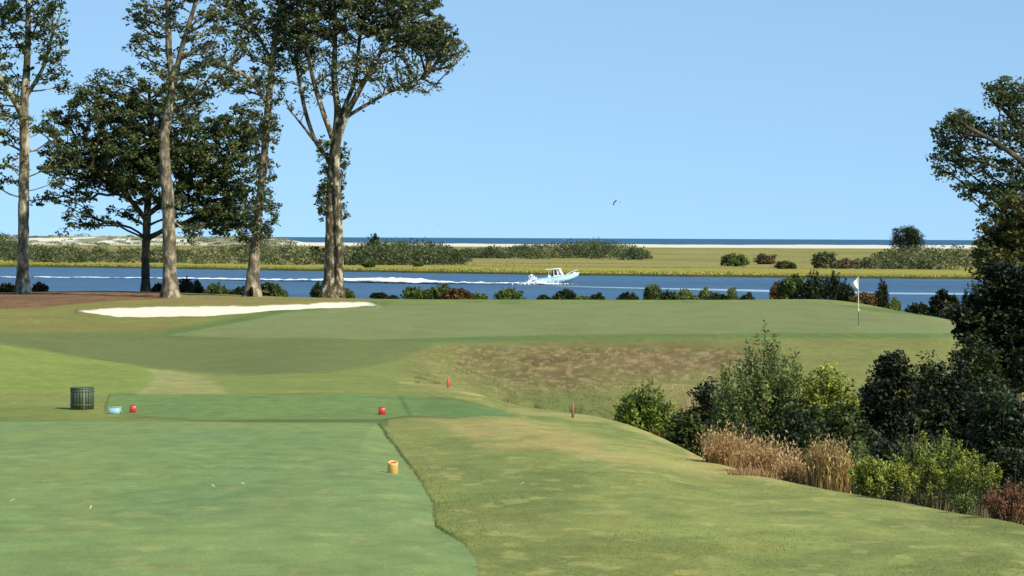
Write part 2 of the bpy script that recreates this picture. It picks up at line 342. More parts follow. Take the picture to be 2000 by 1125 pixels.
# tee turf itself
stripe = .5+.5*np.sin(XX*1.6+.4)
lay(sm(tee_e, 1.2)*(DD < 43), (140, 163, 106))
lay(sm(tee_e, 1.2)*(DD < 43)*sm(stripe-.5, .35)*.6, (127, 157, 104))
lay(sm(tee_e, 1.2)*(DD < 43)*sm(nz1-.5, .25)*.5, (150, 168, 98))
lay(sm(tee_e, 1.2)*(DD > 36)*(DD < 43)*sm(nz1-.4, .2)*.6, (146, 164, 104))
lay(sm(tee_e, 1.2)*(DD < 43)*sm(sdist(qx, qy, [(130, 975), (210, 980), (220, 1040), (130, 1035)]), 20)*.6, (150, 164, 100))
lay(sm(tee_e, 1.2)*(DD < 43)*sm(nz4-.70, .05)*sm(qy-880, 20)*.35, (186, 184, 124))
lay(sm(ft_e, 1.0), (124, 152, 92)); lay(sm(ft_e, 1.0)*sm(PX-780, 10)*.6, (114, 148, 88))
lay(sm(ft_e, 1.0)*sm(nz1-.5, .2)*.4, (138, 158, 92))
lay(sm(ft_e, 1.0)*sm(5-np.abs(PX-782-(PY-773)*.5), 3)*.6, (84, 118, 70))

# ---- split the one sheet of ground into its surfaces
nr, nc = PX.shape
V = np.stack([XX, DD, Z], -1).reshape(-1, 3)
dzx = np.gradient(V.reshape(nr, nc, 3), axis=1); dzy = np.gradient(V.reshape(nr, nc, 3), axis=0)
NRM = np.cross(dzx, dzy).reshape(-1, 3); NRM /= np.linalg.norm(NRM, axis=1, keepdims=True)+1e-12; NRM *= np.sign(NRM[:, 2:3])
idx = np.arange(nr*nc).reshape(nr, nc)
Q = np.stack([idx[:-1, :-1], idx[:-1, 1:], idx[1:, 1:], idx[1:, :-1]], -1).reshape(-1, 4)
def fm(a): return (.25*(a[:-1, :-1]+a[:-1, 1:]+a[1:, 1:]+a[1:, :-1])).ravel()
zone = np.zeros(len(Q), int)
zone[fm(fw) > .5] = 5
zone[fm(np.where((DD > 100), gr, -9)) > 0] = 3
zone[(fm(tee_e) > 0) & (fm(DD) < 43)] = 1
zone[fm(ft_e) > 0] = 2
zone[fm(bd) > 0] = 4
zone[fm(st) > 0] = 6
GM = ground_mat('rough_turf', .8, .95, .28); TM = ground_mat('mown_turf', 1.8, .85, .34, .8)
SM = ground_mat('bunker_sand', .6, .95, .08, .2); PM = ground_mat('pine_straw', .5, .95, .35)
for zid, nm, mt in ((0, 'ground', GM), (1, 'tee_ground', TM), (2, 'forward_tee_ground', TM), (3, 'putting_green', ground_mat('green_turf', 2, .85, .16, .8)), (4, 'sand_bunker', SM), (5, 'fairway', ground_mat('fairway_turf', 1, .9, .2, .7)), (6, 'pine_straw_ground', PM)):
    q = Q[zone == zid]; used, inv = np.unique(q.ravel(), return_inverse=True)
    o = mesh_np(nm, V[used], inv.reshape(-1, 4), mt, smooth=True, attrs={'col': ('POINT', 'FLOAT_COLOR', np.concatenate([CO.reshape(-1, 3)[used], np.ones((len(used), 1))], 1))})
    o.data.normals_split_custom_set_from_vertices(NRM[used].astype(np.float32))
    tag(o, kind='structure')
def gcol(px, D):
    i = int(np.clip(np.searchsorted(Drows, D), 0, nr-1)); j = int(np.clip(np.searchsorted(ucols, px), 0, nc-1)); return CO[i, j]

# ------------------------------------------------------------------ water and far land
RIV = water_mat('river_water', alb(34, 76, 118), alb(66, 110, 154), .16)
SEA = water_mat('sea_water', alb(44, 96, 140), alb(56, 112, 158), .01, .2, .5)
def sheet(name, x0, x1, y0, y1, z, mat):
    o = mesh_np(name, [(x0, y0, z), (x1, y0, z), (x1, y1, z), (x0, y1, z)], np.array([[0, 1, 2, 3]]), mat); return tag(o, kind='structure')
sheet('river', -3000, 3000, -60, 2100, 0, RIV)
sheet('sea', -60000, 60000, 2100, 90000, 0, SEA)
# marsh, dunes and beach on the far side
mu = np.concatenate([np.linspace(-3000, -200, 50, endpoint=False), np.arange(-200, 2200, 5), np.linspace(2200, 5000, 40)])
shoreD = pchip([-3000, 0, 500, 1000, 1500, 2000, 5000], [640, 640, 598, 548, 520, 508, 500], mu)+5*(fbm(mu*.02, mu*0, 3)-.5)
tt = np.concatenate([[0, .0015, .004], np.linspace(.008, 1, 420)])
FD = 2560.0
MPX = np.tile(mu, (len(tt), 1)); MD = 1/(1/shoreD[None]*(1-tt[:, None])+1/FD*tt[:, None])
MX = (MPX-1000)/F*MD
dune = pchip([-3000, -200, 100, 300, 540, 600, 1000, 1500, 2000, 5000], [6, 6.2, 6.9, 7.0, 6.2, 3.1, 2.3, 2.5, 2.8, 3], MPX)
dn = fbm(MX*.02, MD*.012, 77, 4)
MZ = .35+.5*fbm(MX*.03, MD*.03, 50, 4)*np.clip((MD-shoreD)/40, 0, 1)
ds = np.clip((MD-1980)/330, 0, 1); ds = ds*ds*(3-2*ds)
MZ = MZ+ds*(dune-.8)*(.72+.36*(dn-.1)+.4*(fbm(MX*.05, MD*.01, 79, 3)-.3))
MZ = MZ*np.clip((2550-MD)/170, 0, 1)
MZ[0] = -1.2; MZ[1] = -.1; MZ[2] = .3
CO2 = np.zeros(MPX.shape+(3,))
def lay2(m, c):
    global CO2
    m = np.clip(m, 0, 1)[..., None]; CO2 = CO2*(1-m)+alb(*c)*m
MPY = 464.5+(MPX-1000)*.0045+(EYE-MZ)*F/MD
ma = fbm(MX*.006, MD*.02, 5, 4); mb = fbm(MX*.02, MD*.05, 8, 4); mc = fbm(MX*.003, MD*.008, 18, 3); md = fbm(MX*.035, MD*.012, 19, 4)
lay2(np.ones_like(MPX), (168, 162, 94))
lay2(sm(ma-.5, .06)*.7, (176, 164, 104)); lay2(sm(mb-.55, .06)*.7, (138, 136, 78)); lay2(sm(mc-.55, .06)*.5, (136, 138, 84))
off = (MD-shoreD)
lay2(sm(80-off+(mb-.5)*60, 25)*.85, (176, 170, 74)); lay2(sm(22-off+(mb-.5)*20, 8)*.6, (128, 132, 56)); lay2(sm(5-off, 3)*.9, (66, 72, 40))
lay2(sm(22-np.abs(off-130+(ma-.5)*80), 15)*.6, (188, 168, 112))
lay2(sm(MD-2000+(mb-.5)*30, 15), (226, 218, 196)); lay2(sm(MD-2060+(mb-.5)*80, 20), (252, 250, 240))
lay2(sm(MD-2080, 30)*sm(570-MPX, 20)*sm(md-.5, .05)*.85, (134, 132, 92)); lay2(sm(MD-2330, 40)*sm(570-MPX, 20)*sm(md-.3, .1)*.9, (118, 124, 92))
mi = np.arange(MPX.size).reshape(MPX.shape)
MQ = np.stack([mi[:-1, :-1], mi[:-1, 1:], mi[1:, 1:], mi[1:, :-1]], -1).reshape(-1, 4)
MV = np.stack([MX, MD, MZ], -1).reshape(-1, 3)
mm = ground_mat('marsh_turf', .02, .95, .22)
def sub_sheet(name, sel, mat):
    q = MQ[sel]; used, inv = np.unique(q.ravel(), return_inverse=True)
    o = mesh_np(name, MV[used], inv.reshape(-1, 4), mat, smooth=True, attrs={'col': ('POINT', 'FLOAT_COLOR', np.concatenate([CO2.reshape(-1, 3)[used], np.ones((len(used), 1))], 1))}); tag(o, kind='structure')
fmd = (.25*(MD[:-1, :-1]+MD[:-1, 1:]+MD[1:, 1:]+MD[1:, :-1])).ravel()
sub_sheet('marsh_ground', fmd < 2020, mm); sub_sheet('beach_dunes', fmd >= 2020, ground_mat('dune_sand', .02, .95, .12, .3))
def mzat(x, D):
    px = x/D*F+1000; j = int(np.clip(np.searchsorted(mu, px), 0, len(mu)-1)); i = int(np.clip(np.searchsorted(MD[:, j], D), 0, len(tt)-1)); return MZ[i, j]

# ------------------------------------------------------------------ foliage
def leaves(P, size, up=.5, aspect=.55, rg=rng, dirs=None):
    """diamond leaves around points P -> verts, quads"""
    n = len(P); nrm = rg.normal(size=(n, 3)); nrm[:, 2] = np.abs(nrm[:, 2])+up; nrm /= np.linalg.norm(nrm, axis=1, keepdims=True)
    a = rg.normal(size=(n, 3)) if dirs is None else dirs+rg.normal(size=(n, 3))*.35
    a -= (a*nrm).sum(1, keepdims=True)*nrm; a /= np.linalg.norm(a, axis=1, keepdims=True)+1e-9
    b = np.cross(nrm, a); s = (np.asarray(size)*rg.uniform(.6, 1.35, n))[:, None]
    v = np.stack([P-a*s*.5, P+b*s*.5*aspect+a*s*.05, P+a*s*.5, P-b*s*.5*aspect+a*s*.05], 1).reshape(-1, 3)
    return v, np.arange(4*n).reshape(n, 4)
def tube_edges(A, B, ra, rb, sides=5):
    A = np.asarray(A, float); B = np.asarray(B, float); n = len(A)
    d = B-A; L = np.linalg.norm(d, axis=1, keepdims=True)+1e-9; d = d/L
    ref = np.where(np.abs(d[:, 2:3]) > .9, np.array([[1., 0, 0]]), np.array([[0., 0, 1]]))
    u = np.cross(d, ref); u /= np.linalg.norm(u, axis=1, keepdims=True); w = np.cross(d, u)
    an = np.arange(sides)*2*math.pi/sides
    ring = u[:, None]*np.cos(an)[None, :, None]+w[:, None]*np.sin(an)[None, :, None]
    va = A[:, None]+ring*np.asarray(ra)[:, None, None]; vb = B[:, None]+d[:, None]*np.asarray(rb)[:, None, None]*.4+ring*np.asarray(rb)[:, None, None]
    v = np.concatenate([va, vb], 1).reshape(-1, 3); base = (np.arange(n)*2*sides)[:, None]
    k = np.arange(sides); k2 = (k+1) % sides
    f = np.stack([base+k, base+k2, base+sides+k2, base+sides+k], -1).reshape(-1, 4)
    return v, f
def trunk_mesh(pts, rad, sides=22, step=.18, lobes=.12, flare=.55, seed=0, flare_h=1.1, tail=0):
    pts = np.asarray(pts, float); seg = np.linalg.norm(np.diff(pts, axis=0), axis=1); s = np.concatenate([[0], np.cumsum(seg)])
    m = max(4, int(s[-1]/step)); q = np.linspace(0, s[-1], m)
    P = np.stack([pchip(s, pts[:, i], q) for i in range(3)], 1); R = pchip(s, rad, q)
    an = np.arange(sides)*2*math.pi/sides
    T = np.gradient(P, axis=0); T /= np.linalg.norm(T, axis=1, keepdims=True)
    u = np.cross(T, np.array([0, 1., 0])); u /= np.linalg.norm(u, axis=1, keepdims=True); w = np.cross(T, u)
    fl = np.exp(-q/flare_h*1.6)
    lob = 1+lobes*fl[:, None]*2.2*(.5+.5*np.cos(5*an+seed)[None])+flare*fl[:, None]*.6
    nz = vnoise(an[None]*1.6+seed*7+np.zeros((m, 1)), q[:, None]*2.2+seed, seed)-.5
    r = R[:, None]*(lob+nz*.16)
    v = P[:, None]+(u[:, None]*np.cos(an)[None, :, None]+w[:, None]*np.sin(an)[None, :, None])*r[..., None]
    v = v.reshape(-1, 3); i0 = (np.arange(m-1)*sides)[:, None]; k = np.arange(sides); k2 = (k+1) % sides
    f = np.stack([i0+k, i0+k2, i0+sides+k2, i0+sides+k], -1).reshape(-1, 4)
    cap = np.arange((m-1)*sides, m*sides)[None]
    return v, f, P, R, q
def cat_geo(parts):
    V_, F_, o = [], [], 0
    for v, f in parts: V_.append(v); F_.append(f+o); o += len(v)
    return np.concatenate(V_), np.concatenate(F_)
def clump_points(blobs, n, D, rg, depth=1.0, mind=.5):
    """blobs: (px,py,rx,ry,weight) outlines at depth D -> clump centres"""
    w = np.array([b[4]*b[2]*b[3] for b in blobs], float); w /= w.sum(); out = []; tries = 0
    while len(out) < n and tries < n*30:
        tries += 1
        b = blobs[rg.choice(len(blobs), p=w)]
        d = rg.normal(size=3); d /= np.linalg.norm(d); r = rg.uniform(.0, 1)**.42
        c = W(b[0], b[1], D); k = D/F
        p = c+np.array([d[0]*b[2]*k, d[1]*b[2]*k*depth, d[2]*b[3]*k])*r
        if len(b) > 5: p[1] += b[5]
        if out and min(((np.array(out[-400:])-p)**2).sum(1)) < mind*mind*rg.uniform(.2, 1): continue
        out.append(p)
    return np.array(out)
def branches(trunks, targets, alpha=.5, step=.55, rg=rng, rmin=.022, sag=.25, start=0.0, power=.42, rscale=.024):
    """connect every clump centre to the nearest sensible point of the skeleton"""
    P = []; R = []; L = []; par = []; own = []
    for (tp, tr, s0) in trunks:
        for i in range(0, len(tp), 2):
            if tp[i][2] < s0: continue
            P.append(tp[i]); R.append(tr[i]); L.append(.25*(tp[i][2]-s0)); par.append(-1); own.append(True)
    P = np.array(P); nT = len(P)
    cap = len(targets)*30+nT
    PP = np.zeros((cap, 3)); PP[:nT] = P; LL = np.zeros(cap); LL[:nT] = L; par = np.full(cap, -1); n = nT
    tc = P.mean(0); order = np.argsort([np.min(((P-t)**2).sum(1)) for t in targets]); leafn = []
    for ti in order:
        t = targets[ti]; d = t-PP[:n]; dist = np.linalg.norm(d, axis=1)
        pen = np.maximum(0, -d[:, 2]+.0)*1.6+np.maximum(0, .35*np.hypot(d[:, 0], d[:, 1])-d[:, 2])*.7
        i = int(np.argmin(dist+alpha*LL[:n]+pen)); a = PP[i].copy(); m = max(1, int(dist[i]/step))
        prev = i; mid = (a+t)/2+np.array([0, 0, -sag*dist[i]*.3])+rg.normal(size=3)*dist[i]*.05
        for k in range(1, m+1):
            u = k/m; q = (1-u)**2*a+2*u*(1-u)*mid+u*u*t+rg.normal(size=3)*.05*(k < m)
            PP[n] = q; LL[n] = LL[prev]+dist[i]/m; par[n] = prev; prev = n; n += 1
            if n >= cap-40: break
        leafn.append(prev)
        if n >= cap-40: break
    cnt = np.zeros(n)
    for l in leafn:
        while l >= 0: cnt[l] += 1; l = par[l]
    ids = np.arange(nT, n); r = np.maximum(rmin, rscale*cnt**power); p = par[ids]
    rp = np.where(p >= nT, r[p], r[ids]*1.25); rp = np.minimum(rp, r[ids]*1.5)
    return tube_edges(PP[p], PP[ids], rp, r[ids]), PP[:n]
def clump_leaves(cs, per, rad, size, rg, flat=.6, tintvar=.3, base=.5, outward=None):
    n = len(cs); cnt = rg.poisson(per, n); ci = np.repeat(np.arange(n), cnt); m = len(ci)
    rr = rad*rg.uniform(.55, 1.35, n)
    g = rg.normal(size=(m, 3)); g /= np.linalg.norm(g, axis=1, keepdims=True); g *= (rg.uniform(0, 1, m)**.5)[:, None]
    P = cs[ci]+g*rr[ci][:, None]*np.array([1, 1, flat])
    ct = rg.normal(0, tintvar*.5, n)
    tint = np.clip(base+ct[ci]+rg.normal(0, tintvar*.4, m), 0, .94)
    v, f = leaves(P, size, rg=rg); return v, f, tint
LM = {
 'oak': leaf_mat('oak_leaves', alb(54, 67, 46), alb(90, 101, 68), alb(138, 142, 104), .4),
 'ever': leaf_mat('broad_evergreen', alb(42, 57, 36), alb(82, 98, 58), alb(136, 140, 86), .42),
 'grey': leaf_mat('greyish_leaves', alb(56, 70, 48), alb(92, 104, 72), alb(138, 142, 102), .4),
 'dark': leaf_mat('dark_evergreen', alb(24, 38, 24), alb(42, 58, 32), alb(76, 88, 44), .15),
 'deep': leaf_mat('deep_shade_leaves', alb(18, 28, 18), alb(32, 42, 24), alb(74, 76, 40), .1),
 'rust': leaf_mat('rusty_green_leaves', alb(52, 60, 32), alb(88, 90, 48), alb(128, 122, 70), .25),
 'bright': leaf_mat('bright_green_leaves', alb(50, 70, 32), alb(88, 112, 46), alb(146, 160, 66), .3),
 'olive': leaf_mat('olive_leaves', alb(70, 88, 50), alb(106, 122, 70), alb(150, 158, 100), .3),
 'yellow': leaf_mat('yellow_green_leaves', alb(76, 92, 40), alb(124, 134, 56), alb(182, 186, 84), .3),
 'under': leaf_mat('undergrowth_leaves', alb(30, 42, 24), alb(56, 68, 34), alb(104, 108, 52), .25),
 'tipped': leaf_mat('yellow_tipped_leaves', alb(30, 42, 24), alb(70, 86, 42), alb(158, 164, 72), .25),  # dark end is painted interior shade, light end the yellow tips
 'russet': leaf_mat('russet_leaves', alb(70, 54, 36), alb(112, 88, 56), alb(156, 126, 84), .25),
 'grn': leaf_mat('shore_leaves', alb(48, 68, 38), alb(86, 106, 56), alb(132, 142, 76), .3),
 'red': leaf_mat('reddish_dry_leaves', alb(74, 50, 38), alb(112, 74, 56), alb(150, 104, 82), .2),
 'tan': leaf_mat('tan_grass', alb(126, 92, 66), alb(188, 148, 108), alb(226, 190, 146), .35),
 'brown': leaf_mat('brown_reed', alb(104, 84, 54), alb(158, 132, 90), alb(214, 184, 134), .3),
 'pink': leaf_mat('pinkish_dry_twigs', alb(130, 100, 78), alb(178, 142, 118), alb(212, 184, 158), .3),
 'scrub': leaf_mat('far_scrub', alb(56, 70, 44), alb(96, 106, 70), alb(146, 140, 104), .35),
 'dry': leaf_mat('dry_scrub', alb(74, 68, 50), alb(110, 98, 74), alb(150, 132, 106), .2),
 'twig': plain_mat('grey_twig', alb(138, 124, 104), .9, .25, .1, scale=6),
}
BK = {
 'pale': bark_mat('pale_patchy_bark', alb(84, 74, 58), alb(162, 150, 128), alb(226, 216, 196), .8),
 'brown': bark_mat('grey_brown_bark', alb(94, 82, 68), alb(148, 134, 114), alb(202, 188, 166), 1.2),
 'mossy': bark_mat('mossy_pale_bark', alb(70, 62, 42), alb(116, 102, 76), alb(222, 212, 190), 1.25),
 'dark': bark_mat('dark_bark', alb(52, 44, 36), alb(80, 70, 56), alb(110, 98, 80), 1),
}
def tree(label, D, trunks, blobs, nclump, per, rad, size, leafm, barkm, group=None, cat='tree', seed=1, base_z=None, name='tree', depth=1.0, s0=None, sag=.25, ivy=None, mind=.45, flat=.6, leaf2=None, twiggy=None, **bk):
    """trunks: list of [(px,py,radius_px,ddepth)...]; first starts at ground"""
    rg = np.random.default_rng(seed); k = D/F
    T = []; geo = []
    b0 = trunks[0][0]; g = G(b0[0], D) if base_z is None else np.array([(b0[0]-1000)/F*D, D, base_z])
    root = empty(name, tuple(g), label=label, cat=cat, group=group)
    for ti, tr in enumerate(trunks):
        pts = [W(p[0], p[1], D)+np.array([0, p[3] if len(p) > 3 else 0, 0]) for p in tr]
        if ti == 0: pts[0] = g-np.array([0, 0, .15])
        v, f, P, R, q = trunk_mesh(pts, [p[2]*k*.9 for p in tr], seed=seed+ti, flare=.32 if ti == 0 else 0, lobes=.12 if ti == 0 else .02, sides=22 if ti == 0 else 12)
        geo.append((v, f)); T.append((P, R, -99))
    v, f = cat_geo(geo)
    mesh_np('trunk', v-g, f, BK[barkm], root, smooth=True)
    zmin = g[2]+(s0 if s0 is not None else 2.5)
    cs = clump_points(blobs, nclump, D, rg, depth, mind)
    cs0 = cs
    if twiggy: cs2 = clump_points(twiggy[0], twiggy[1], D, rg, depth, mind*.6); cs = np.concatenate([cs, cs2])
    (bv, bf), _ = branches([(P, R, zmin) for P, R, _ in T], cs, rg=rg, sag=sag, **bk)
    mesh_np('branches', bv-g, bf, BK[barkm], root)
    v, f, t = clump_leaves(cs0, per, rad, size, rg, flat)
    if twiggy:
        v2, f2, t2 = clump_leaves(cs2, twiggy[2], rad*.9, size*.85, rg, .8); v, f, t = np.concatenate([v, v2]), np.concatenate([f, f2+len(v)]), np.concatenate([t, t2])
    mesh_np('crown', v-g, f, LM[leafm], root, attrs={'tint': ('FACE', 'FLOAT', t)})
    if ivy:
        pts = []
        for (px, py, rx, ry, n) in ivy:
            for _ in range(n):
                a = rg.uniform(0, 2*math.pi); r = rg.uniform(.35, 1)**.6
                dd = rg.normal(size=3); dd /= np.linalg.norm(dd)
                c = W(px, py, D)+np.array([dd[0]*rx*k*r, dd[1]*rx*k*r, dd[2]*ry*k*r]); pts.append(c)
        pts = np.array(pts); v, f, t = clump_leaves(pts, per*.45, rad*.6, size*.9, rg, .9)
        mesh_np('ivy', v-g, f, LM[leaf2 or leafm], root, attrs={'tint': ('FACE', 'FLOAT', t)})
    return root

# the five tall trees between bunker and river
tree('tall pale-trunked tree at the left edge of the picture, on reddish pine straw', 160,
     [[(46, 578, 17), (44, 540, 13.5), (45, 470, 12), (46, 380, 11.5), (47, 300, 10.5), (46, 220, 10), (52, 120, 7.5), (54, 40, 6), (50, -90, 3)],
      [(46, 232, 7), (20, 180, 6, -.5), (-15, 120, 5, -1), (-40, 30, 3, -1)], [(50, 190, 5), (80, 130, 4, .6), (100, 50, 3, 1)]],
     [(5, 60, 60, 75, 1), (90, 60, 45, 80, .9), (50, -20, 100, 70, 1), (-10, 170, 60, 60, 1), (95, 150, 42, 50, .9), (20, 260, 60, 50, .8), (0, 330, 50, 40, .5), (95, 250, 40, 40, .8), (-80, 150, 70, 150, .8), (105, 340, 35, 50, .25)],
     330, 40, .46, .23, 'ever', 'pale', 'tall trees between the bunker and the river', seed=11, s0=4)
tree('broad low dark evergreen tree, its slim trunk between two pale trunks', 166,
     [[(285, 569, 10), (284, 520, 8.5), (286, 450, 8.5), (288, 400, 8), (292, 330, 7), (296, 250, 5.5), (290, 180, 3.5)], [(286, 430, 6), (240, 370, 5, -1), (180, 320, 4, -1.5)], [(288, 420, 6), (350, 370, 5, .8), (430, 340, 4, 1)]],
     [(300, 215, 110, 65, 1), (200, 215, 90, 70, 1), (190, 320, 95, 55, 1), (310, 330, 130, 80, 1.1), (420, 300, 105, 75, 1), (445, 385, 62, 75, 1.3), (380, 400, 70, 50, 1.2), (250, 300, 120, 70, 1.1), (430, 430, 50, 36, 1), (140, 370, 60, 35, .8), (150, 425, 60, 20, .5), (215, 420, 60, 25, .5), (110, 260, 50, 50, .7), (460, 250, 60, 50, .8), (215, 160, 50, 25, .7), (120, 455, 30, 10, .4), (180, 440, 30, 12, .4), (95, 330, 30, 12, .5), (90, 390, 28, 12, .5), (250, 140, 20, 16, .5), (330, 140, 22, 16, .5)],
     1180, 50, .44, .22, 'ever', 'dark', 'tall trees between the bunker and the river', seed=12, s0=2.6, depth=.9, sag=-.1, mind=.4)
tree('thick grey-brown trunk with a leaning fork, just behind the left end of the bunker', 150,
     [[(333, 584, 19), (332, 545, 15.5), (330, 480, 14.5), (328, 400, 13.5), (322, 330, 12), (320, 270, 11), (330, 215, 10), (336, 165, 8.5), (328, 90, 7), (326, 0, 5.5), (322, -90, 3)],
      [(335, 190, 8), (345, 130, 6.5), (362, 70, 5.5, -.3), (382, 10, 4.5, -.5), (400, -60, 3, -.6)], [(330, 240, 3), (290, 200, 2.4, .4), (255, 170, 2, .6)]],
     [(300, 30, 60, 40, .9), (290, 100, 50, 40, .8), (275, 60, 35, 40, .6), (390, 80, 50, 60, .7), (400, 150, 50, 50, .6), (360, 190, 60, 60, .6), (350, -30, 90, 40, 1), (420, 30, 40, 40, .7), (330, 130, 40, 30, .5), (375, 450, 30, 30, .5), (350, 390, 28, 20, .3)],
     260, 34, .42, .21, 'oak', 'brown', 'tall trees between the bunker and the river', seed=13, s0=4)
tree('leafy-trunked tree with a dark hollow at its foot, behind the middle of the bunker', 153,
     [[(492, 581, 18), (494, 540, 14), (498, 480, 11), (506, 400, 9), (514, 320, 8.5), (520, 240, 8), (526, 170, 7.5), (534, 90, 6.5), (545, 10, 5), (552, -90, 3)], [(520, 200, 5), (480, 150, 4, -.5), (440, 130, 3, -.7)], [(530, 120, 4), (490, 50, 3.5, .4), (455, 0, 3, .5)]],
     [(480, 60, 50, 60, .9), (455, 20, 45, 40, .8), (450, 110, 40, 35, .8), (465, 160, 45, 25, .8), (560, 40, 50, 60, .9), (520, 130, 45, 50, .9), (500, -30, 80, 40, 1), (470, 215, 35, 25, .5), (515, 230, 45, 35, .6)],
     250, 36, .42, .21, 'oak', 'brown', 'tall trees between the bunker and the river', seed=14, s0=5,
     ivy=[(516, 260, 34, 40, 55), (515, 340, 30, 45, 50), (508, 415, 42, 45, 90), (495, 455, 40, 22, 45), (528, 180, 30, 40, 40)])
tree('largest tree, vase-shaped crown over a pale ivy-hung double trunk right of the bunker', 153,
     [[(648, 579, 24), (649, 545, 19), (648, 480, 15.5), (649, 400, 14), (650, 330, 12.5), (655, 270, 10), (658, 225, 8, .3), (650, 150, 6.5, .4), (652, 70, 5, .4), (650, -40, 3, .3)],
      [(660, 578, 13, -.35), (664, 500, 9, -.35), (660, 400, 8, -.35), (656, 300, 8, -.3), (672, 235, 7, -.3), (700, 180, 6, -.5), (735, 120, 5, -.8), (770, 50, 4, -1), (790, -20, 2.5, -1)],
      [(645, 320, 5, .2), (612, 270, 4.5, .3), (590, 200, 4, .4), (575, 120, 3.2, .5)], [(648, 270, 6), (618, 180, 5, -.5), (600, 100, 4, -.8), (590, 20, 3, -1)],
      [(675, 230, 4.5, -.3), (715, 205, 3.6, -.2), (760, 180, 3, 0), (830, 150, 2, .2)], [(655, 245, 5.5, .3), (690, 150, 4.5, .9), (700, 60, 3.5, 1.3), (720, -30, 2, 1.5)],
      [(612, 275, 3, .3), (585, 240, 2.4, .2), (560, 210, 1.8, .1)]],
     [(600, 50, 70, 60, 1), (690, 30, 90, 60, 1.1), (790, 50, 85, 55, 1.05), (640, -20, 110, 40, 1.1), (780, 0, 90, 40, 1), (840, 80, 55, 38, .85), (575, 90, 45, 50, .7)],
     640, 46, .40, .20, 'oak', 'mossy', 'tall trees between the bunker and the river', seed=15, s0=6.5, sag=-.15, mind=.4, rscale=.022, twiggy=([(870, 105, 50, 36, 1), (760, 130, 95, 50, 1), (800, 168, 62, 18, 1), (660, 130, 90, 55, .8), (590, 180, 45, 45, .5), (700, 190, 40, 30, .3)], 420, 13),
     ivy=[(630, 300, 16, 40, 22), (632, 390, 17, 45, 42), (668, 300, 12, 40, 22), (668, 380, 11, 60, 26), (645, 355, 22, 40, 28)])

t4 = bpy.data.objects['tree.003']; hb = []
for a in range(20):
    q = 2*math.pi*a/20; hb.append((.115*math.cos(q)*(1-.25*math.sin(q)), 0, .28+.27*math.sin(q)))
hv_ = [(x*1.05, -.60, z) for x, y, z in hb]+[(x*.9, -.665-.04*z, z) for x, y, z in hb]
hm = mesh_np('hollow', np.array(hv_)+np.array([.02, 0, 0]), [np.array([list(range(20, 40))]), np.array([[i, (i+1) % 20, 20+(i+1) % 20, 20+i] for i in range(20)])], plain_mat('hollow_shade_black', (.012, .009, .007), .95, .3, .05), t4)  # raised black disc stands for the shade inside a hollow
hm['label'] = 'dark raised disc painted as the shade of a hollow at the foot of the trunk'

# right edge: tall oak, rusty cedar, dark evergreens
RG = 'trees and bushes at the right edge'
tree('tall loose-leaved oak overhanging from the right edge of the picture', 66,
     [[(2085, 900, 26), (2080, 700, 22), (2070, 500, 18), (2060, 350, 14), (2050, 230, 10), (2050, 120, 6)], [(2066, 420, 9), (2010, 340, 7, -.5), (1930, 280, 5, -.8), (1870, 250, 3, -1)], [(2060, 330, 8), (2000, 250, 6, .5), (1950, 190, 4, .8)]],
     [(1865, 250, 42, 38, .8), (1850, 310, 36, 40, .7), (1895, 330, 40, 60, .7), (1925, 260, 45, 40, .7), (1975, 190, 50, 45, 1), (2010, 270, 55, 60, 1), (1960, 360, 55, 50, .9), (1930, 420, 30, 25, .6), (1838, 372, 12, 22, .3), (2080, 200, 70, 80, 1), (2080, 350, 80, 80, 1)],
     340, 62, .27, .105, 'grey', 'dark', RG, seed=21, s0=2.5, mind=.25, base_z=1.9, rmin=.012, rscale=.012, step=.3)
tree('rusty green evergreen below the tall oak at the right edge', 60,
     [[(1990, 850, 14), (1985, 700, 11), (1975, 550, 8), (1965, 450, 5), (1960, 390, 2)]],
     [(1975, 440, 40, 50, 1), (1990, 420, 50, 40, 1), (1945, 480, 40, 40, 1), (2000, 520, 60, 60, 1), (1930, 520, 26, 22, .6), (1990, 600, 80, 60, 1)],
     240, 80, .26, .10, 'rust', 'dark', RG, seed=22, s0=1.0, mind=.25, base_z=1.7, rmin=.012, rscale=.012, step=.3)
tree('dense dark evergreen at the right edge, reaching down beside the green', 56,
     [[(1975, 860, 16), (1975, 750, 13), (1965, 640, 10), (1960, 560, 6), (1958, 500, 2)]],
     [(1965, 560, 55, 50, 1), (1915, 580, 22, 26, .7), (1960, 640, 75, 60, 1.1), (1905, 640, 42, 40, 1), (1880, 620, 30, 18, .7), (1950, 710, 85, 50, 1), (2040, 650, 80, 120, 1)],
     420, 85, .24, .10, 'deep', 'dark', RG, seed=23, s0=.4, mind=.2, base_z=1.55, rmin=.012, rscale=.012, step=.3)

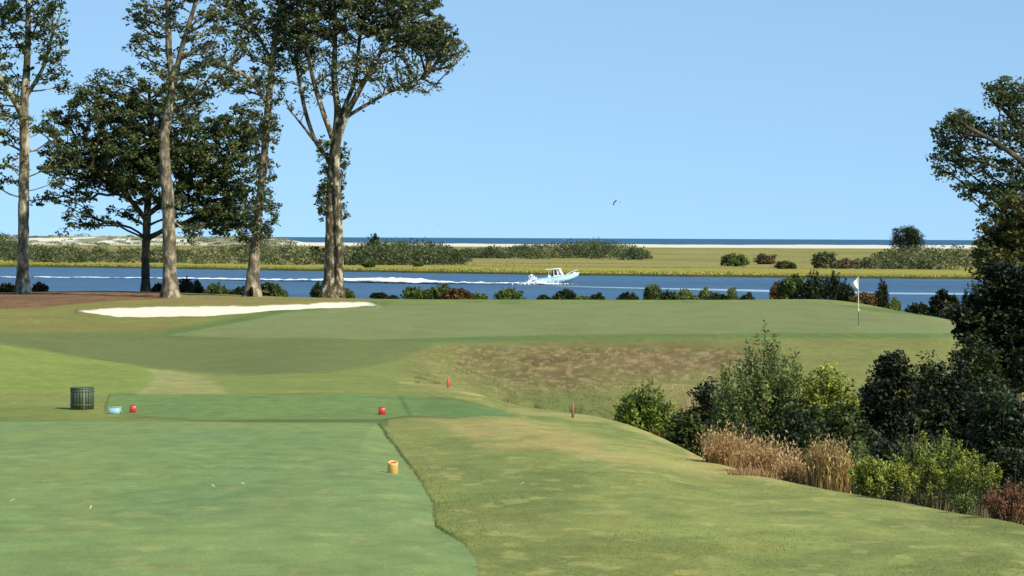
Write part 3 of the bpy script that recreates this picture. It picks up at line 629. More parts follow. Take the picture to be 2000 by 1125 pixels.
# ------------------------------------------------------------------ bushes
def bush(label, px, D, halfw, top, leafm, n=160, per=45, rad=.2, size=.08, cat='bush', group=None, seed=0, base=None, bias=0, name='bush', flat=.75, lean=0, spiky=.25, mind=.12, back=0, depthf=.9, base_z=None, tintbase=.5, drop=0, dome=.12, low=.35):
    """rounded leafy bush: stems fan from the ground to leaf clumps"""
    rg = np.random.default_rng(seed+int(px)+int(D*7)); k = D/F
    g = G(px, D) if base_z is None else np.array([(px-1000)/F*D, D, base_z]); g[2] -= drop
    H = (EYE-(top-hy(px))*k)-g[2]; R = halfw*k
    root = empty(name, tuple(g), label=label, cat=cat, group=group)
    nl = rg.integers(4, 7); lob = [(rg.uniform(-.6, .6)*R, rg.uniform(-.6, .6)*R*depthf, rg.uniform(.35, .8)*H, rg.uniform(.3, .6)*R) for _ in range(nl)]
    lob[0] = (bias*R, 0, .72*H, .55*R)
    cs = []; tr = 0
    while len(cs) < n and tr < n*40:
        tr += 1; lb = lob[rg.integers(nl)]; d = rg.normal(size=3); d /= np.linalg.norm(d); r = rg.uniform(0, 1)**.4
        hh = min(.34*H, H-lb[2])
        p = np.array([lb[0]+d[0]*lb[3]*r*1.1, lb[1]+d[1]*lb[3]*r, lb[2]+d[2]*hh*r*1.05])
        if rg.uniform() < low:
            a = rg.uniform(0, 2*math.pi); q = rg.uniform(.2, 1)**.5; p = np.array([math.cos(a)*R*q, math.sin(a)*R*q*depthf, rg.uniform(.08, .6)*H])
        if rg.uniform() < spiky*.3: p[2] += rg.uniform(0, .15)*H
        xq = p[0]/R-bias*.6
        if p[2] < .03*H or p[2] > H*(1.02-dome*xq*xq*rg.uniform(.7, 1.2)): continue
        cs.append(p)
    for _ in range(int(spiky*5)):
        a = rg.uniform(-.85, .85); zt = H*(1.04-dome*a*a)*rg.uniform(.8, 1.0); z0 = zt*.55; q0 = rg.uniform(-.4, .4)
        for u_ in np.linspace(0, 1, 10): cs.append(np.array([(a+u_*.08*rg.normal())*R, q0*R*depthf, z0+(zt-z0)*u_]))
    cs = np.array(cs)
    A = []; B = []; ra = []; rb = []
    for c in cs[::3]:
        s = np.array([rg.normal()*.12*R, rg.normal()*.12*R, -.05]); m = (s+c)/2+np.array([(c[0])*.15, 0, .1*H])
        A += [s, m]; B += [m, c]; ra += [.012, .009]; rb += [.009, .005]
    sc = max(1, H/2.5); sv, sf = tube_edges(A, B, np.array(ra)*sc, np.array(rb)*sc, 4)
    mesh_np('stems', sv, sf, BK['dark'], root)
    v, f, t = clump_leaves(cs, per, rad, size, rg, flat, base=tintbase)
    mesh_np('foliage', v, f, LM[leafm], root, attrs={'tint': ('FACE', 'FLOAT', t)})
    return root
def sprays(label, px, D, halfw, top, leafm, nst=60, per=60, size=.06, cat='shrub', group=None, seed=0, name='shrub', stemm='twig', lean=0, start=.3, arch=.25, tipr=.05, base_z=None, hvar=.5, srad=.008, low=None, spread0=.35, tintbase=.5, tipc=.12):
    """upright shrub: many stems, leaves set along their upper part"""
    rg = np.random.default_rng(seed+int(px)*3+int(D)); k = D/F
    g = G(px, D) if base_z is None else np.array([(px-1000)/F*D, D, base_z])
    H = (EYE-(top-hy(px))*k)-g[2]; R = halfw*k
    root = empty(name, tuple(g), label=label, cat=cat, group=group)
    A, B, ra, rb, LP, LD, LT = [], [], [], [], [], [], []
    for i in range(nst):
        a = rg.uniform(0, 2*math.pi); q = rg.uniform(0, 1)**.5
        e = np.array([math.cos(a)*q*R, math.sin(a)*q*R*.8, 0]); s = e*spread0*rg.uniform(.5, 1.3); s[2] = -.03
        h = H*(1-hvar*q**2*rg.uniform(.5, 1))*rg.uniform(.72, 1.0)
        e = e+np.array([lean*R*rg.uniform(0, 1), 0, h]); m = (s+e)/2+np.array([0, 0, arch*h*.5])
        us = np.linspace(0, 1, 7); pts = [(1-u)**2*s+2*u*(1-u)*m+u*u*e for u in us]
        for j in range(6): A.append(pts[j]); B.append(pts[j+1]); ra.append(srad*(1-us[j]*.8)); rb.append(srad*(1-us[j+1]*.8))
        nl = rg.poisson(per); u = start+(1-start)*rg.uniform(0, 1, nl)**.7; tn = np.clip(tintbase+rg.normal(0, .18), 0, 1)
        P = (1-u)[:, None]**2*s+2*(u*(1-u))[:, None]*m+(u*u)[:, None]*e
        off = rg.normal(size=(nl, 3)); off /= np.linalg.norm(off, axis=1, keepdims=True)
        P = P+off*(tipr*(1.25-u)*rg.uniform(.3, 1.2, nl))[:, None]*2
        LP.append(P); LD.append(off*.7+np.array([0, 0, .8])); LT.append(np.clip(tn+rg.normal(0, .12, nl)+tipc*(u-.55), 0, .94))  # inner leaves tinted darker as painted shade; yellow tips are real growth
    sv, sf = tube_edges(A, B, ra, rb, 4); mesh_np('stems', sv, sf, LM['twig'] if stemm == 'twig' else BK[stemm], root)
    v, f = leaves(np.concatenate(LP), size, up=.2, aspect=.4, rg=rg, dirs=np.concatenate(LD))
    mesh_np('foliage', v, f, LM[leafm], root, attrs={'tint': ('FACE', 'FLOAT', np.concatenate(LT))})
    return root
def blades(P, Hs, wid, rg, bend=.35, seg=3):
    n = len(P); a = rg.uniform(0, 2*math.pi, n); dr = np.stack([np.cos(a), np.sin(a), np.zeros(n)], 1); sd = np.stack([-np.sin(a+rg.normal(0, .8, n)), np.cos(a), np.zeros(n)], 1)
    bn = (bend*rg.uniform(.2, 1.3, n)*Hs)[:, None]; V_ = []
    for j in range(seg+1):
        u = j/seg; c = P+dr*bn*u*u+np.array([0, 0, 1.])*(Hs*(u-.12*u*u))[:, None]; w = (wid*(1-u*.92))[:, None]
        V_ += [c-sd*w/2, c+sd*w/2]
    V_ = np.stack(V_, 1).reshape(-1, 3); base = (np.arange(n)*(2*(seg+1)))[:, None]
    f = np.concatenate([np.stack([base[:, 0]+2*j, base[:, 0]+2*j+1, base[:, 0]+2*j+3, base[:, 0]+2*j+2], -1) for j in range(seg)])
    return V_, f
def grass_clump(label, px, D, halfw, top, leafm, n=700, wid=.012, group=None, seed=0, cat='grass clump', name='grass_clump', bend=.35, plume=True, spread=.85, hv=(.35, 1), depth=.8):
    rg = np.random.default_rng(seed+int(px)); k = D/F; g = G(px, D); H = (EYE-(top-hy(px))*k)-g[2]; R = halfw*k
    root = empty(name, tuple(g), label=label, cat=cat, group=group)
    a = rg.uniform(0, 2*math.pi, n); q = rg.uniform(0, 1, n)**.5
    P = np.stack([np.cos(a)*q*R*spread, np.sin(a)*q*R*depth, np.zeros(n)], 1)
    P[:, 2] = [gz(px+p[0]/k, D+p[1])-g[2]-.02 for p in P]
    Hs = H*rg.uniform(hv[0], hv[1], n)*(1-.3*q**2)-P[:, 2]*.5
    v, f = blades(P, Hs, np.full(n, wid)*rg.uniform(.6, 1.5, n), rg, bend)
    mesh_np('blades', v, f, LM[leafm], root, attrs={'tint': ('FACE', 'FLOAT', np.tile(np.clip(.45+rg.normal(0, .28, n), 0, .94), 3))})
    if plume:
        m = n//3; ci = rg.choice(n, m, replace=False); tip = v.reshape(n, -1, 3)[ci, -1]
        rep = 6; t2 = np.repeat(tip, rep, 0)+rg.normal(size=(m*rep, 3))*np.array([.02, .02, .07]); t2[:, 2] -= .05
        lv, lf = leaves(t2, .045, up=0, aspect=.3, rg=rg, dirs=np.tile([0, 0, 1.], (m*rep, 1)))
        mesh_np('seed_heads', lv, lf, LM[leafm], root, attrs={'tint': ('FACE', 'FLOAT', np.clip(.68+rg.normal(0, .15, m*rep), 0, .94))})
    return root

HG = 'bushes in the hollow right of the tee'
sprays('bright green feathery shrub, leftmost bush of the hollow', 1262, 52, 72, 742, 'bright', 110, 140, .075, tipc=.5, tintbase=.42, group=HG, start=.12, tipr=.12, hvar=.55, seed=3)
bush('small dark bush between the bright green shrub and the tall olive shrub', 1385, 53, 62, 752, 'deep', 170, 60, .2, .09, group=HG, seed=4, dome=.5)
sprays('tallest olive green airy shrub, its top rising in front of the green', 1490, 50, 105, 628, 'olive', 150, 190, .075, group=HG, start=.15, tipr=.13, hvar=.5, seed=5)
sprays('thin olive sapling with one upright shoot left of the tall olive shrub', 1412, 51, 22, 655, 'olive', 18, 110, .07, group=HG, start=.25, tipr=.07, hvar=.3, seed=6)
bush('yellow-green leafy bush just right of the tall olive shrub', 1630, 49, 80, 712, 'yellow', 240, 46, .2, .08, group=HG, seed=7, spiky=.8, tintbase=.55, dome=.4)
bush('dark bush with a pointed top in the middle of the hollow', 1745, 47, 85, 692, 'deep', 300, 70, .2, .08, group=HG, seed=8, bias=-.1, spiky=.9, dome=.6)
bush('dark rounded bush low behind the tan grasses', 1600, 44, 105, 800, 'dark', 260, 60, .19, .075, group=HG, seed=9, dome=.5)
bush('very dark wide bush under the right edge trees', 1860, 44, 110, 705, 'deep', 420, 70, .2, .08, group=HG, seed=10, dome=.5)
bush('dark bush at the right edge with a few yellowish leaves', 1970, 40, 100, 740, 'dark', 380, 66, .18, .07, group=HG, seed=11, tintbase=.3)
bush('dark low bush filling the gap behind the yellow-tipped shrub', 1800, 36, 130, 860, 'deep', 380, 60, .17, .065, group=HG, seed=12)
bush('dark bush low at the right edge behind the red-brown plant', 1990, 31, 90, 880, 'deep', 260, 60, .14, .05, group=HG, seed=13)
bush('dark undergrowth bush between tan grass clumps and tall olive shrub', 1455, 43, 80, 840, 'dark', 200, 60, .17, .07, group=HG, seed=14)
bush('mid-green bush filling the gap between the yellow-green bush and the pointed dark bush', 1692, 53, 55, 752, 'under', 240, 56, .2, .08, group=HG, seed=31, dome=.5, spiky=.8)
bush('tangled dark green bush right behind the pointed dark bush', 1815, 50, 75, 708, 'under', 300, 56, .2, .08, group=HG, seed=32, dome=.5, spiky=.8)
bush('dull green low bush between the bright green shrub and the tan grass', 1345, 47, 48, 808, 'under', 190, 56, .18, .075, group=HG, seed=33, dome=.5, spiky=.8)
bush('dull green leafy undergrowth at the feet of the tall olive and yellow-green shrubs', 1555, 48, 90, 792, 'under', 320, 56, .2, .08, group=HG, seed=34, dome=.5, spiky=.8)
bush('dark green undergrowth directly above the golden-brown reeds', 1650, 40, 80, 800, 'under', 280, 56, .17, .07, group=HG, seed=35, dome=.5, spiky=.8)
bush('dull green bush rising under the dark evergreen at the right edge', 1905, 47, 70, 660, 'under', 320, 56, .2, .08, group=HG, seed=36, dome=.5, spiky=.8)
sprays('thin dark leaning shoots above the yellow-tipped shrub', 1790, 34, 60, 790, 'under', 30, 70, .05, group=HG, start=.3, tipr=.06, hvar=.4, seed=37, srad=.006)
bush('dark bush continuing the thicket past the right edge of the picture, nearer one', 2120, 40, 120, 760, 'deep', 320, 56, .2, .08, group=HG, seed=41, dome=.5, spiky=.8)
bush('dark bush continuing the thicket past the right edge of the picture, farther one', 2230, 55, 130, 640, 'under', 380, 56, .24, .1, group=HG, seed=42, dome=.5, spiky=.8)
GG = 'dry grass clumps along the hollow'
grass_clump('pale tan dry grass clump, leftmost of the row beside the mown bank', 1425, 34, 52, 818, 'tan', 900, group=GG, seed=1, bend=.5)
grass_clump('pale tan dry grass clump, in the middle of the row below the olive shrub', 1500, 32, 50, 838, 'tan', 900, group=GG, seed=2, bend=.5)
grass_clump('low scruffy tan grass at the foot of the tall tan clumps', 1475, 31, 62, 905, 'tan', 800, group=GG, seed=5, plume=False, bend=.6)
grass_clump('short tan grass clump between the pale tan row and the brown reeds', 1555, 30.5, 36, 880, 'tan', 600, group=GG, seed=3)
grass_clump('upright golden-brown reed clump, tallest grass of the row', 1622, 30, 48, 838, 'brown', 1100, .014, group=GG, seed=4, cat='reed clump', bend=.2, hv=(.6, 1))
grass_clump('wispy pinkish dry grass left of the tall olive shrub', 1375, 58, 42, 705, 'pink', 1700, .024, group=GG, seed=6, hv=(.4, 1))
grass_clump('thin pinkish dry tuft on the slope above the small dark bush', 1418, 60, 30, 695, 'pink', 900, .022, group=GG, seed=9, hv=(.4, 1))
grass_clump('yellow-brown stalks at the foot of the bright green shrub', 1290, 47, 34, 815, 'brown', 300, .012, group=GG, seed=7, plume=False, bend=.15)
TG = 'small green tufts in the hollow'
grass_clump('small dark green tuft in the hollow, nearer the red stake', 1052, 74, 17, 772, 'grn', 260, .016, group=TG, seed=8, cat='grass tuft', name='grass_tuft', plume=False)
grass_clump('upright dark green tuft in the hollow, nearer the bright shrub', 1122, 70, 24, 762, 'grn', 320, .016, group=TG, seed=9, cat='grass tuft', name='grass_tuft', plume=False)
LG = 'leafy plants at the bank edge, lower right'
sprays('yellow-tipped green shrub with pale stems, biggest plant at the bank edge', 1835, 26.5, 105, 838, 'tipped', 74, 110, .032, group=LG, start=.45, tipr=.05, hvar=.6, tipc=1.1, tintbase=.38, seed=21, arch=.3, srad=.006)
sprays('low acid-yellow shrub right beside the golden-brown reeds', 1705, 28, 48, 892, 'yellow', 48, 80, .034, tipc=1.1, tintbase=.28, group=LG, start=.25, tipr=.045, hvar=.5, seed=22, srad=.005)
sprays('grey-green upright shrub behind the golden-brown reeds', 1672, 33, 50, 842, 'olive', 50, 110, .045, group=LG, start=.3, tipr=.06, seed=23, srad=.006, tintbase=.25)
sprays('small yellow-green plant with arching stems in front of the big leafy shrub', 1758, 26.3, 46, 895, 'tipped', 36, 80, .03, tipc=1.0, group=LG, start=.3, tipr=.04, seed=24, lean=-.4, srad=.005, tintbase=.6)
sprays('leafy clump at the right end of the big shrub, with straight pale stalks', 1912, 24.8, 44, 868, 'tipped', 34, 80, .03, tipc=1.0, tintbase=.35, group=LG, start=.5, tipr=.045, hvar=.3, seed=25, srad=.005, spread0=.7)
sprays('small pale green sprig at the very edge of the mown bank', 1885, 23.6, 26, 962, 'olive', 28, 60, .024, group=LG, start=.2, tipr=.03, seed=26, srad=.003)
sprays('red-brown withered plant in the lower right corner of the bushes', 1975, 22.3, 62, 935, 'red', 60, 55, .028, group=LG, start=.15, tipr=.04, seed=27, hvar=.6, srad=.006, arch=.5)

# ------------------------------------------------------------------ shrubs on the near river bank
SG = 'shrubs along the near river bank'
SH = [  # px, half width, top, D, kind, label
 (12, 26, 553, 168, 'deep', 'low dark shrub left of the leftmost trunk'),
 (76, 13, 549, 168, 'deep', 'small dark shrub hugging the right side of the leftmost trunk'),
 (310, 13, 556, 170, 'dark', 'small dark shrub between the slim dark trunk and the thick grey-brown trunk'),
 (374, 26, 540, 166, 'deep', 'dark shrub just right of the thick grey-brown trunk'),
 (425, 32, 551, 168, 'grn', 'low green shrub between the thick grey-brown trunk and the hollow-footed tree'),
 (466, 18, 556, 166, 'dark', 'dark low shrub left of the hollow-footed tree'),
 (526, 18, 552, 162, 'grn', 'green shrub right of the hollow-footed tree'),
 (548, 12, 566, 162, 'grn', 'tiny low green shrub left of the double trunk, out in the gap'),
 (622, 18, 549, 158, 'dark', 'shrub against the left side of the double trunk'),
 (676, 15, 562, 159, 'grn', 'shrub against the right side of the double trunk'),
 (741, 9, 574, 155, 'deep', 'tiny dark shrub at the right tip of the bunker'),
 (768, 12, 579, 158, 'deep', 'tiny flat dark shrub left of the wide mixed shrub'),
 (815, 32, 556, 160, 'grn', 'broad green shrub behind the green, left part of the widest clump'),
 (862, 30, 551, 160, 'grn', 'tallest green shrub of the widest clump behind the green'),
 (893, 20, 563, 159, 'russet', 'reddish-leaved shrub at the right end of the widest clump'),
 (935, 14, 569, 160, 'grn', 'little pointed green shrub between the widest clump and the round one'),
 (986, 26, 560, 160, 'grn', 'round green shrub standing alone behind the green'),
 (1062, 7, 578, 160, 'dark', 'tiniest dark sprig behind the green, below the boat'),
 (1103, 17, 567, 160, 'dark', 'dark shrub behind the green, below the bow of the boat'),
 (1135, 14, 578, 160, 'grn', 'flat low green shrub right of the dark shrub below the boat'),
 (1168, 12, 571, 160, 'dark', 'small windswept dark shrub right of the flat green one'),
 (1232, 20, 570, 160, 'dark', 'left shrub of the uneven row behind the middle of the green'),
 (1276, 13, 557, 160, 'grn', 'upright shrub, tallest of the uneven row behind the middle of the green'),
 (1308, 18, 565, 160, 'dark', 'dark shrub in the middle of the uneven row behind the green'),
 (1345, 24, 565, 160, 'olive', 'greyish green shrub toward the right of the uneven row'),
 (1378, 15, 560, 160, 'olive', 'wispy grey-green shrub ending the uneven row on the right'),
 (1403, 12, 575, 159, 'dark', 'small round shrub standing apart right of the uneven row'),
 (1430, 13, 559, 159, 'olive', 'narrow upright grey-green shrub behind the green'),
 (1460, 12, 573, 158, 'deep', 'low dark dome-shaped shrub left of the big dark clump'),
 (1518, 14, 548, 158, 'russet', 'yellowish-brown shrub at the left end of the big dark clump'),
 (1552, 20, 536, 158, 'grn', 'green shrub, second from left in the big dark clump'),
 (1592, 20, 524, 157, 'dark', 'tall dark shrub in the middle of the big clump left of the flag'),
 (1632, 22, 524, 157, 'deep', 'tallest and darkest shrub of the clump, just left of the flag'),
 (1655, 16, 551, 152, 'deep', 'dark shrub right behind the flag'),
 (1692, 18, 571, 150, 'russet', 'low brownish shrub immediately right of the flagstick'),
 (1724, 14, 543, 150, 'deep', 'narrow twisted dark shrub standing up right of the flag'),
 (1748, 12, 580, 146, 'olive', 'small pale shrub right of the twisted dark one'),
 (1800, 22, 588, 146, 'deep', 'low dark shrub near the right end of the green'),
 (1842, 20, 567, 146, 'deep', 'dark spiky shrub with one high tip near the right end of the green'),
 (1878, 20, 584, 144, 'deep', 'dark shrub next to the evergreen at the right end of the green'),
 (1905, 26, 545, 146, 'deep', 'tall dark shrub half hidden by the right edge evergreen'),
]
for i, (px, hw, top, D, m, lb) in enumerate(SH):
    if i % 4 != 2 and hw > 8:
        sprays(lb, px, D, hw*1.12, top-1, m, int(14+hw*1.7), 90, .13, group=SG, seed=100+i*13, start=.12, tipr=.13, hvar=.75, srad=.012, arch=.3, spread0=.5, lean=rng.uniform(-.5, .5), tipc=.25, tintbase=.45); continue
    nm = max(30, int(hw*4.2)); bush(lb, px, D, hw*1.4, top+2, m, nm, 30, .20, .15, low=.55, group=SG, seed=100+i*13, spiky=2.2, dome=.45, cat='shrub', name='shrub', bias=rng.uniform(-.4, .4))

# ------------------------------------------------------------------ far scrub, trees and marsh plants across the river
def thicket(name, label, outline, n, seed, leafm='scrub', size=.55):
    """outline: (px, top, base) samples; many shrub crowns that read as one mass"""
    rg = np.random.default_rng(seed); px = np.array([o[0] for o in outline]); tp = np.array([o[1] for o in outline]); bs = np.array([o[2] for o in outline])
    V_, T_, o_ = [], [], 0
    for i in range(n):
        x = rg.uniform(px[0], px[-1]); t = np.interp(x, px, tp); b = np.interp(x, px, bs)
        u = rg.uniform(0, 1)
        pyb = b-(b-t)*.5*u; D0 = (EYE-.7)*F/(pyb-hy(x)); c = np.array([(x-1000)/F*D0, D0, .6]); k = D0/F
        topz = EYE-(t-2+rg.uniform(0, 1)**1.2*.75*(pyb-t)-hy(x))*k
        h = max(1.0, topz-.5)*rg.uniform(.85, 1.08); r = rg.uniform(.35, 1.1)*h+.5
        m = int(90+40*r*h/6); g = rg.normal(size=(m, 3)); g /= np.linalg.norm(g, axis=1, keepdims=True); g[:, 2] = np.abs(g[:, 2])*.95-.15
        rr = rg.uniform(.5, 1, m)[:, None]**.5*(1+.25*np.sin(g[:, :1]*5+i)*np.cos(g[:, 1:2]*4+i))
        P = c+g*rr*np.array([r, r, h]); v, f = leaves(P, size*rg.uniform(.8, 1.3), up=.3, aspect=.7, rg=rg)
        V_.append(v); base = rg.choice([.05, .25, .45, .62, .9], p=[.25, .3, .2, .15, .1]); T_.append(np.clip(base+rg.normal(0, .05, m), 0, .94))
    V_ = np.concatenate(V_); return tag(mesh_np(name, V_, np.arange(len(V_)).reshape(-1, 4), LM[leafm], attrs={'tint': ('FACE', 'FLOAT', np.concatenate(T_))}), label, 'scrub', kind='stuff')
thicket('scrub', 'long low band of mixed scrub across the river behind the left trees', [(-300, 436, 512), (-30, 438, 512), (20, 452, 512), (60, 470, 512), (150, 475, 513), (260, 477, 514), (360, 477, 515), (420, 472, 515), (480, 460, 516), (555, 464, 517), (600, 480, 517)], 360, 61)
thicket('scrub', 'hump of grey-green scrub across the river, right of the double trunk', [(590, 482, 516), (640, 476, 516), (690, 473, 517), (725, 464, 518), (780, 462, 518), (830, 465, 518), (870, 476, 516), (905, 488, 512)], 330, 62)
thicket('scrub', 'brownish scrub mound across the river behind the boat', [(905, 484, 504), (960, 478, 505), (1010, 474, 506), (1060, 470, 506), (1100, 464, 506), (1150, 461, 506), (1200, 464, 507), (1240, 476, 507), (1262, 486, 506)], 250, 63)
thicket('scrub', 'wide grey-brown scrub across the river at the right, above the flag', [(1665, 508, 524), (1700, 495, 525), (1740, 476, 526), (1800, 474, 527), (1860, 470, 528), (1920, 468, 528), (2100, 464, 530), (2400, 460, 530)], 330, 64)
FB = 'single bushes on the marsh'
def far_bush(lb, px, base, top, hw, leafm, cat='bush', name='bush', seed=0, size=.5, n=90, per=26):
    D = (EYE-.6)*F/(base-hy(px))
    return bush(lb, px, D, hw, top, leafm, n, per, hw*D/F*.26, size, group=FB, seed=seed, base_z=.5, cat=cat, name=name, spiky=.6)
rg = np.random.default_rng(66); V_ = []; T_ = []
for i in range(330):
    x = rg.uniform(-60, 575); D0 = rg.uniform(1960, 2420); xx = (x-1000)/F*D0
    if fbm(np.array([x*.03]), np.array([D0*.01]), 4)[0] < .42 and D0 < 2330: continue
    h = rg.uniform(.7, 2.0)*(1.4 if D0 > 2330 else 1); r = rg.uniform(1.5, 5); m_ = 60; g = rg.normal(size=(m_, 3)); g /= np.linalg.norm(g, axis=1, keepdims=True); g[:, 2] = np.abs(g[:, 2])
    P = np.array([xx, D0, mzat(xx, D0)-.1])+g*np.array([r, r, h]); v, f = leaves(P, .8, up=.3, aspect=.7, rg=rg); V_.append(v); T_.append(np.clip(rg.choice([.2, .5, .8])+rg.normal(0, .05, m_), 0, .94))
V_ = np.concatenate(V_); tag(mesh_np('dune_scrub', V_, np.arange(len(V_)).reshape(-1, 4), LM['scrub'], attrs={'tint': ('FACE', 'FLOAT', np.concatenate(T_))}), 'low patchy scrub over the pale dunes at the far left', 'scrub', kind='stuff')
far_bush('dark round-topped tree alone on the horizon at the right, on the beach ridge', 1772, 494, 443, 30, 'dark', 'tree', 'tree', 71, .7, 330)
far_bush('dark green bush on the marsh left of the brown twiggy patch', 1438, 520, 498, 27, 'grn', seed=72)
far_bush('grey-brown leafless-looking bush on the marsh, right of the dark green one', 1495, 517, 498, 22, 'dry', seed=73)
far_bush('flat brownish bush lowest on the marsh near the water', 1535, 526, 512, 20, 'rust', seed=74)
far_bush('pointed bush on the marsh above the big dark shoreline clump', 1612, 524, 494, 24, 'scrub', seed=75)
far_bush('low brown bush filling the gap left of the wide scrub', 1655, 525, 508, 26, 'dry', seed=76)
far_bush('dark pointed cedar standing out of the hump of scrub', 731, 496, 457, 13, 'dark', 'tree', 'tree', 77, .55)
far_bush('very dark bush at the left of the double trunk across the river', 617, 505, 482, 18, 'deep', seed=78)
far_bush('dark green bush in the middle of the scrub hump', 738, 512, 486, 17, 'deep', seed=79)
far_bush('dark bush at the right foot of the scrub hump', 828, 516, 492, 22, 'dark', seed=80)
far_bush('small dark bush on the marsh strip below the scrub hump', 720, 522, 509, 12, 'grn', seed=81)
far_bush('tiny bush on the marsh strip right of the small dark one', 816, 521, 513, 9, 'grn', seed=82)
# marsh grass: short tufts everywhere over the flat
rg = np.random.default_rng(91); nb = 60000
gpx = rg.uniform(-300, 2300, nb); sh = np.interp(gpx, mu, shoreD); u = rg.uniform(0, 1, nb)**1.6
gD = 1/((1/(sh+3))*(1-u)+(1/1950.)*u); gx = (gpx-1000)/F*gD
P = np.stack([gx, gD, np.full(nb, .35)], 1)
v, f = blades(P, rg.uniform(.08, .42, nb)*(.6+.8*vnoise(gx*.05, gD*.05, 4)), .25+gD/3000*rg.uniform(.5, 1.5, nb), rg, .3, 2)
gm = leaf_mat('marsh_grass', alb(130, 136, 60)*.85, alb(168, 162, 76)*.85, alb(200, 184, 104)*.85, .3)
tint = np.clip(.5+.5*(fbm(gx*.01, gD*.03, 5, 3)-.5)*2+rg.normal(0, .15, nb), 0, .94)
tag(mesh_np('marsh_grass', v, f, gm, attrs={'tint': ('FACE', 'FLOAT', np.tile(tint, 2))}), 'yellow-green marsh grass on the flat across the river', 'marsh grass', kind='stuff')

# ------------------------------------------------------------------ rough grass blades near the tee
rg = np.random.default_rng(92); nb = 190000
gpx = rg.uniform(-250, 2250, nb); inv = rg.uniform(1/62., 1/12., nb); gD = 1/inv
ii = np.clip(np.searchsorted(Drows, gD), 0, nr-1); jj = np.clip(np.searchsorted(ucols, gpx), 0, nc-1)
te = tee_e[ii, jj]; fe = ft_e[ii, jj]
keep = ~((te > 1) & (gD < 43)) & ~(fe > 1)
gpx, gD, ii, jj = gpx[keep], gD[keep], ii[keep], jj[keep]; te = te[keep]; n = len(gpx)
P = np.stack([(gpx-1000)/F*gD, gD, Z[ii, jj]-.004], 1)
rim = np.exp(-np.clip(-te*gD/F, 0, 9)/.15)*(gD < 44)*np.clip((gD-17)/3, 0, 1)
Hs = rg.uniform(.005, .015, n)*(1+1.6*rim)*(1+.3*(vnoise(P[:, 0]*.8, P[:, 1]*.5, 4) > .6))
v, f = blades(P, Hs, (.0035+gD*.00016)*rg.uniform(.6, 1.4, n), rg, .8, 2)
bc = CO[ii, jj]*rg.uniform(.95, 1.25, (n, 1))*1.22*np.array([1.02, 1, .95]); bc = np.clip(np.where(rg.uniform(0, 1, (n, 1)) < .04, bc*np.array([1.5, 1.3, 1.1]), bc), 0, .8)
m, nt, out = new_mat('rough_blades'); at = N(nt, 'ShaderNodeAttribute', attribute_name='bcol').outputs['Color']
b = N(nt, 'ShaderNodeBsdfPrincipled'); nt.links.new(at, b.inputs['Base Color']); b.inputs['Roughness'].default_value = .7; b.inputs['Specular IOR Level'].default_value = .15
t = N(nt, 'ShaderNodeBsdfTranslucent'); nt.links.new(at, t.inputs[0]); mx = N(nt, 'ShaderNodeMixShader'); mx.inputs[0].default_value = .5
nt.links.new(b.outputs[0], mx.inputs[1]); nt.links.new(t.outputs[0], mx.inputs[2]); nt.links.new(mx.outputs[0], out.inputs[0])
tag(mesh_np('rough_grass', v, f, m, attrs={'bcol': ('POINT', 'FLOAT_COLOR', np.repeat(np.concatenate([bc, np.ones((n, 1))], 1), 6, 0))}), 'short rough grass around the tees and over the mown bank', 'grass', kind='stuff')

rg = np.random.default_rng(93); nb = 60000
gpx = rg.uniform(810, 1560, nb); gD = 1/rg.uniform(1/106., 1/62., nb)
ii = np.clip(np.searchsorted(Drows, gD), 0, nr-1); jj = np.clip(np.searchsorted(ucols, gpx), 0, nc-1)
keep = (vnoise(gpx*.06, gD*.35, 8) > .38) & (PY[ii, jj] > 672+10*vnoise(gpx*.05, gD*0, 2)); gpx, gD, ii, jj = gpx[keep], gD[keep], ii[keep], jj[keep]; n = len(gpx)
P = np.stack([(gpx-1000)/F*gD, gD, Z[ii, jj]-.01], 1)
v, f = blades(P, rg.uniform(.015, .055, n)*(1+(vnoise(P[:, 0]*1.2, P[:, 1]*.8, 14) > .7)), .012*rg.uniform(.6, 1.6, n), rg, .7, 2)
bc = np.where(rg.uniform(0, 1, (n, 1)) < .25, alb(190, 166, 128)[None], CO[ii, jj])*rg.uniform(.75, 1.35, (n, 1))
tag(mesh_np('dry_grass', v, f, m, attrs={'bcol': ('POINT', 'FLOAT_COLOR', np.repeat(np.concatenate([np.clip(bc, 0, .8), np.ones((n, 1))], 1), 6, 0))}), 'brown and tan dry grass on the slope below the green', 'dry grass', kind='stuff')

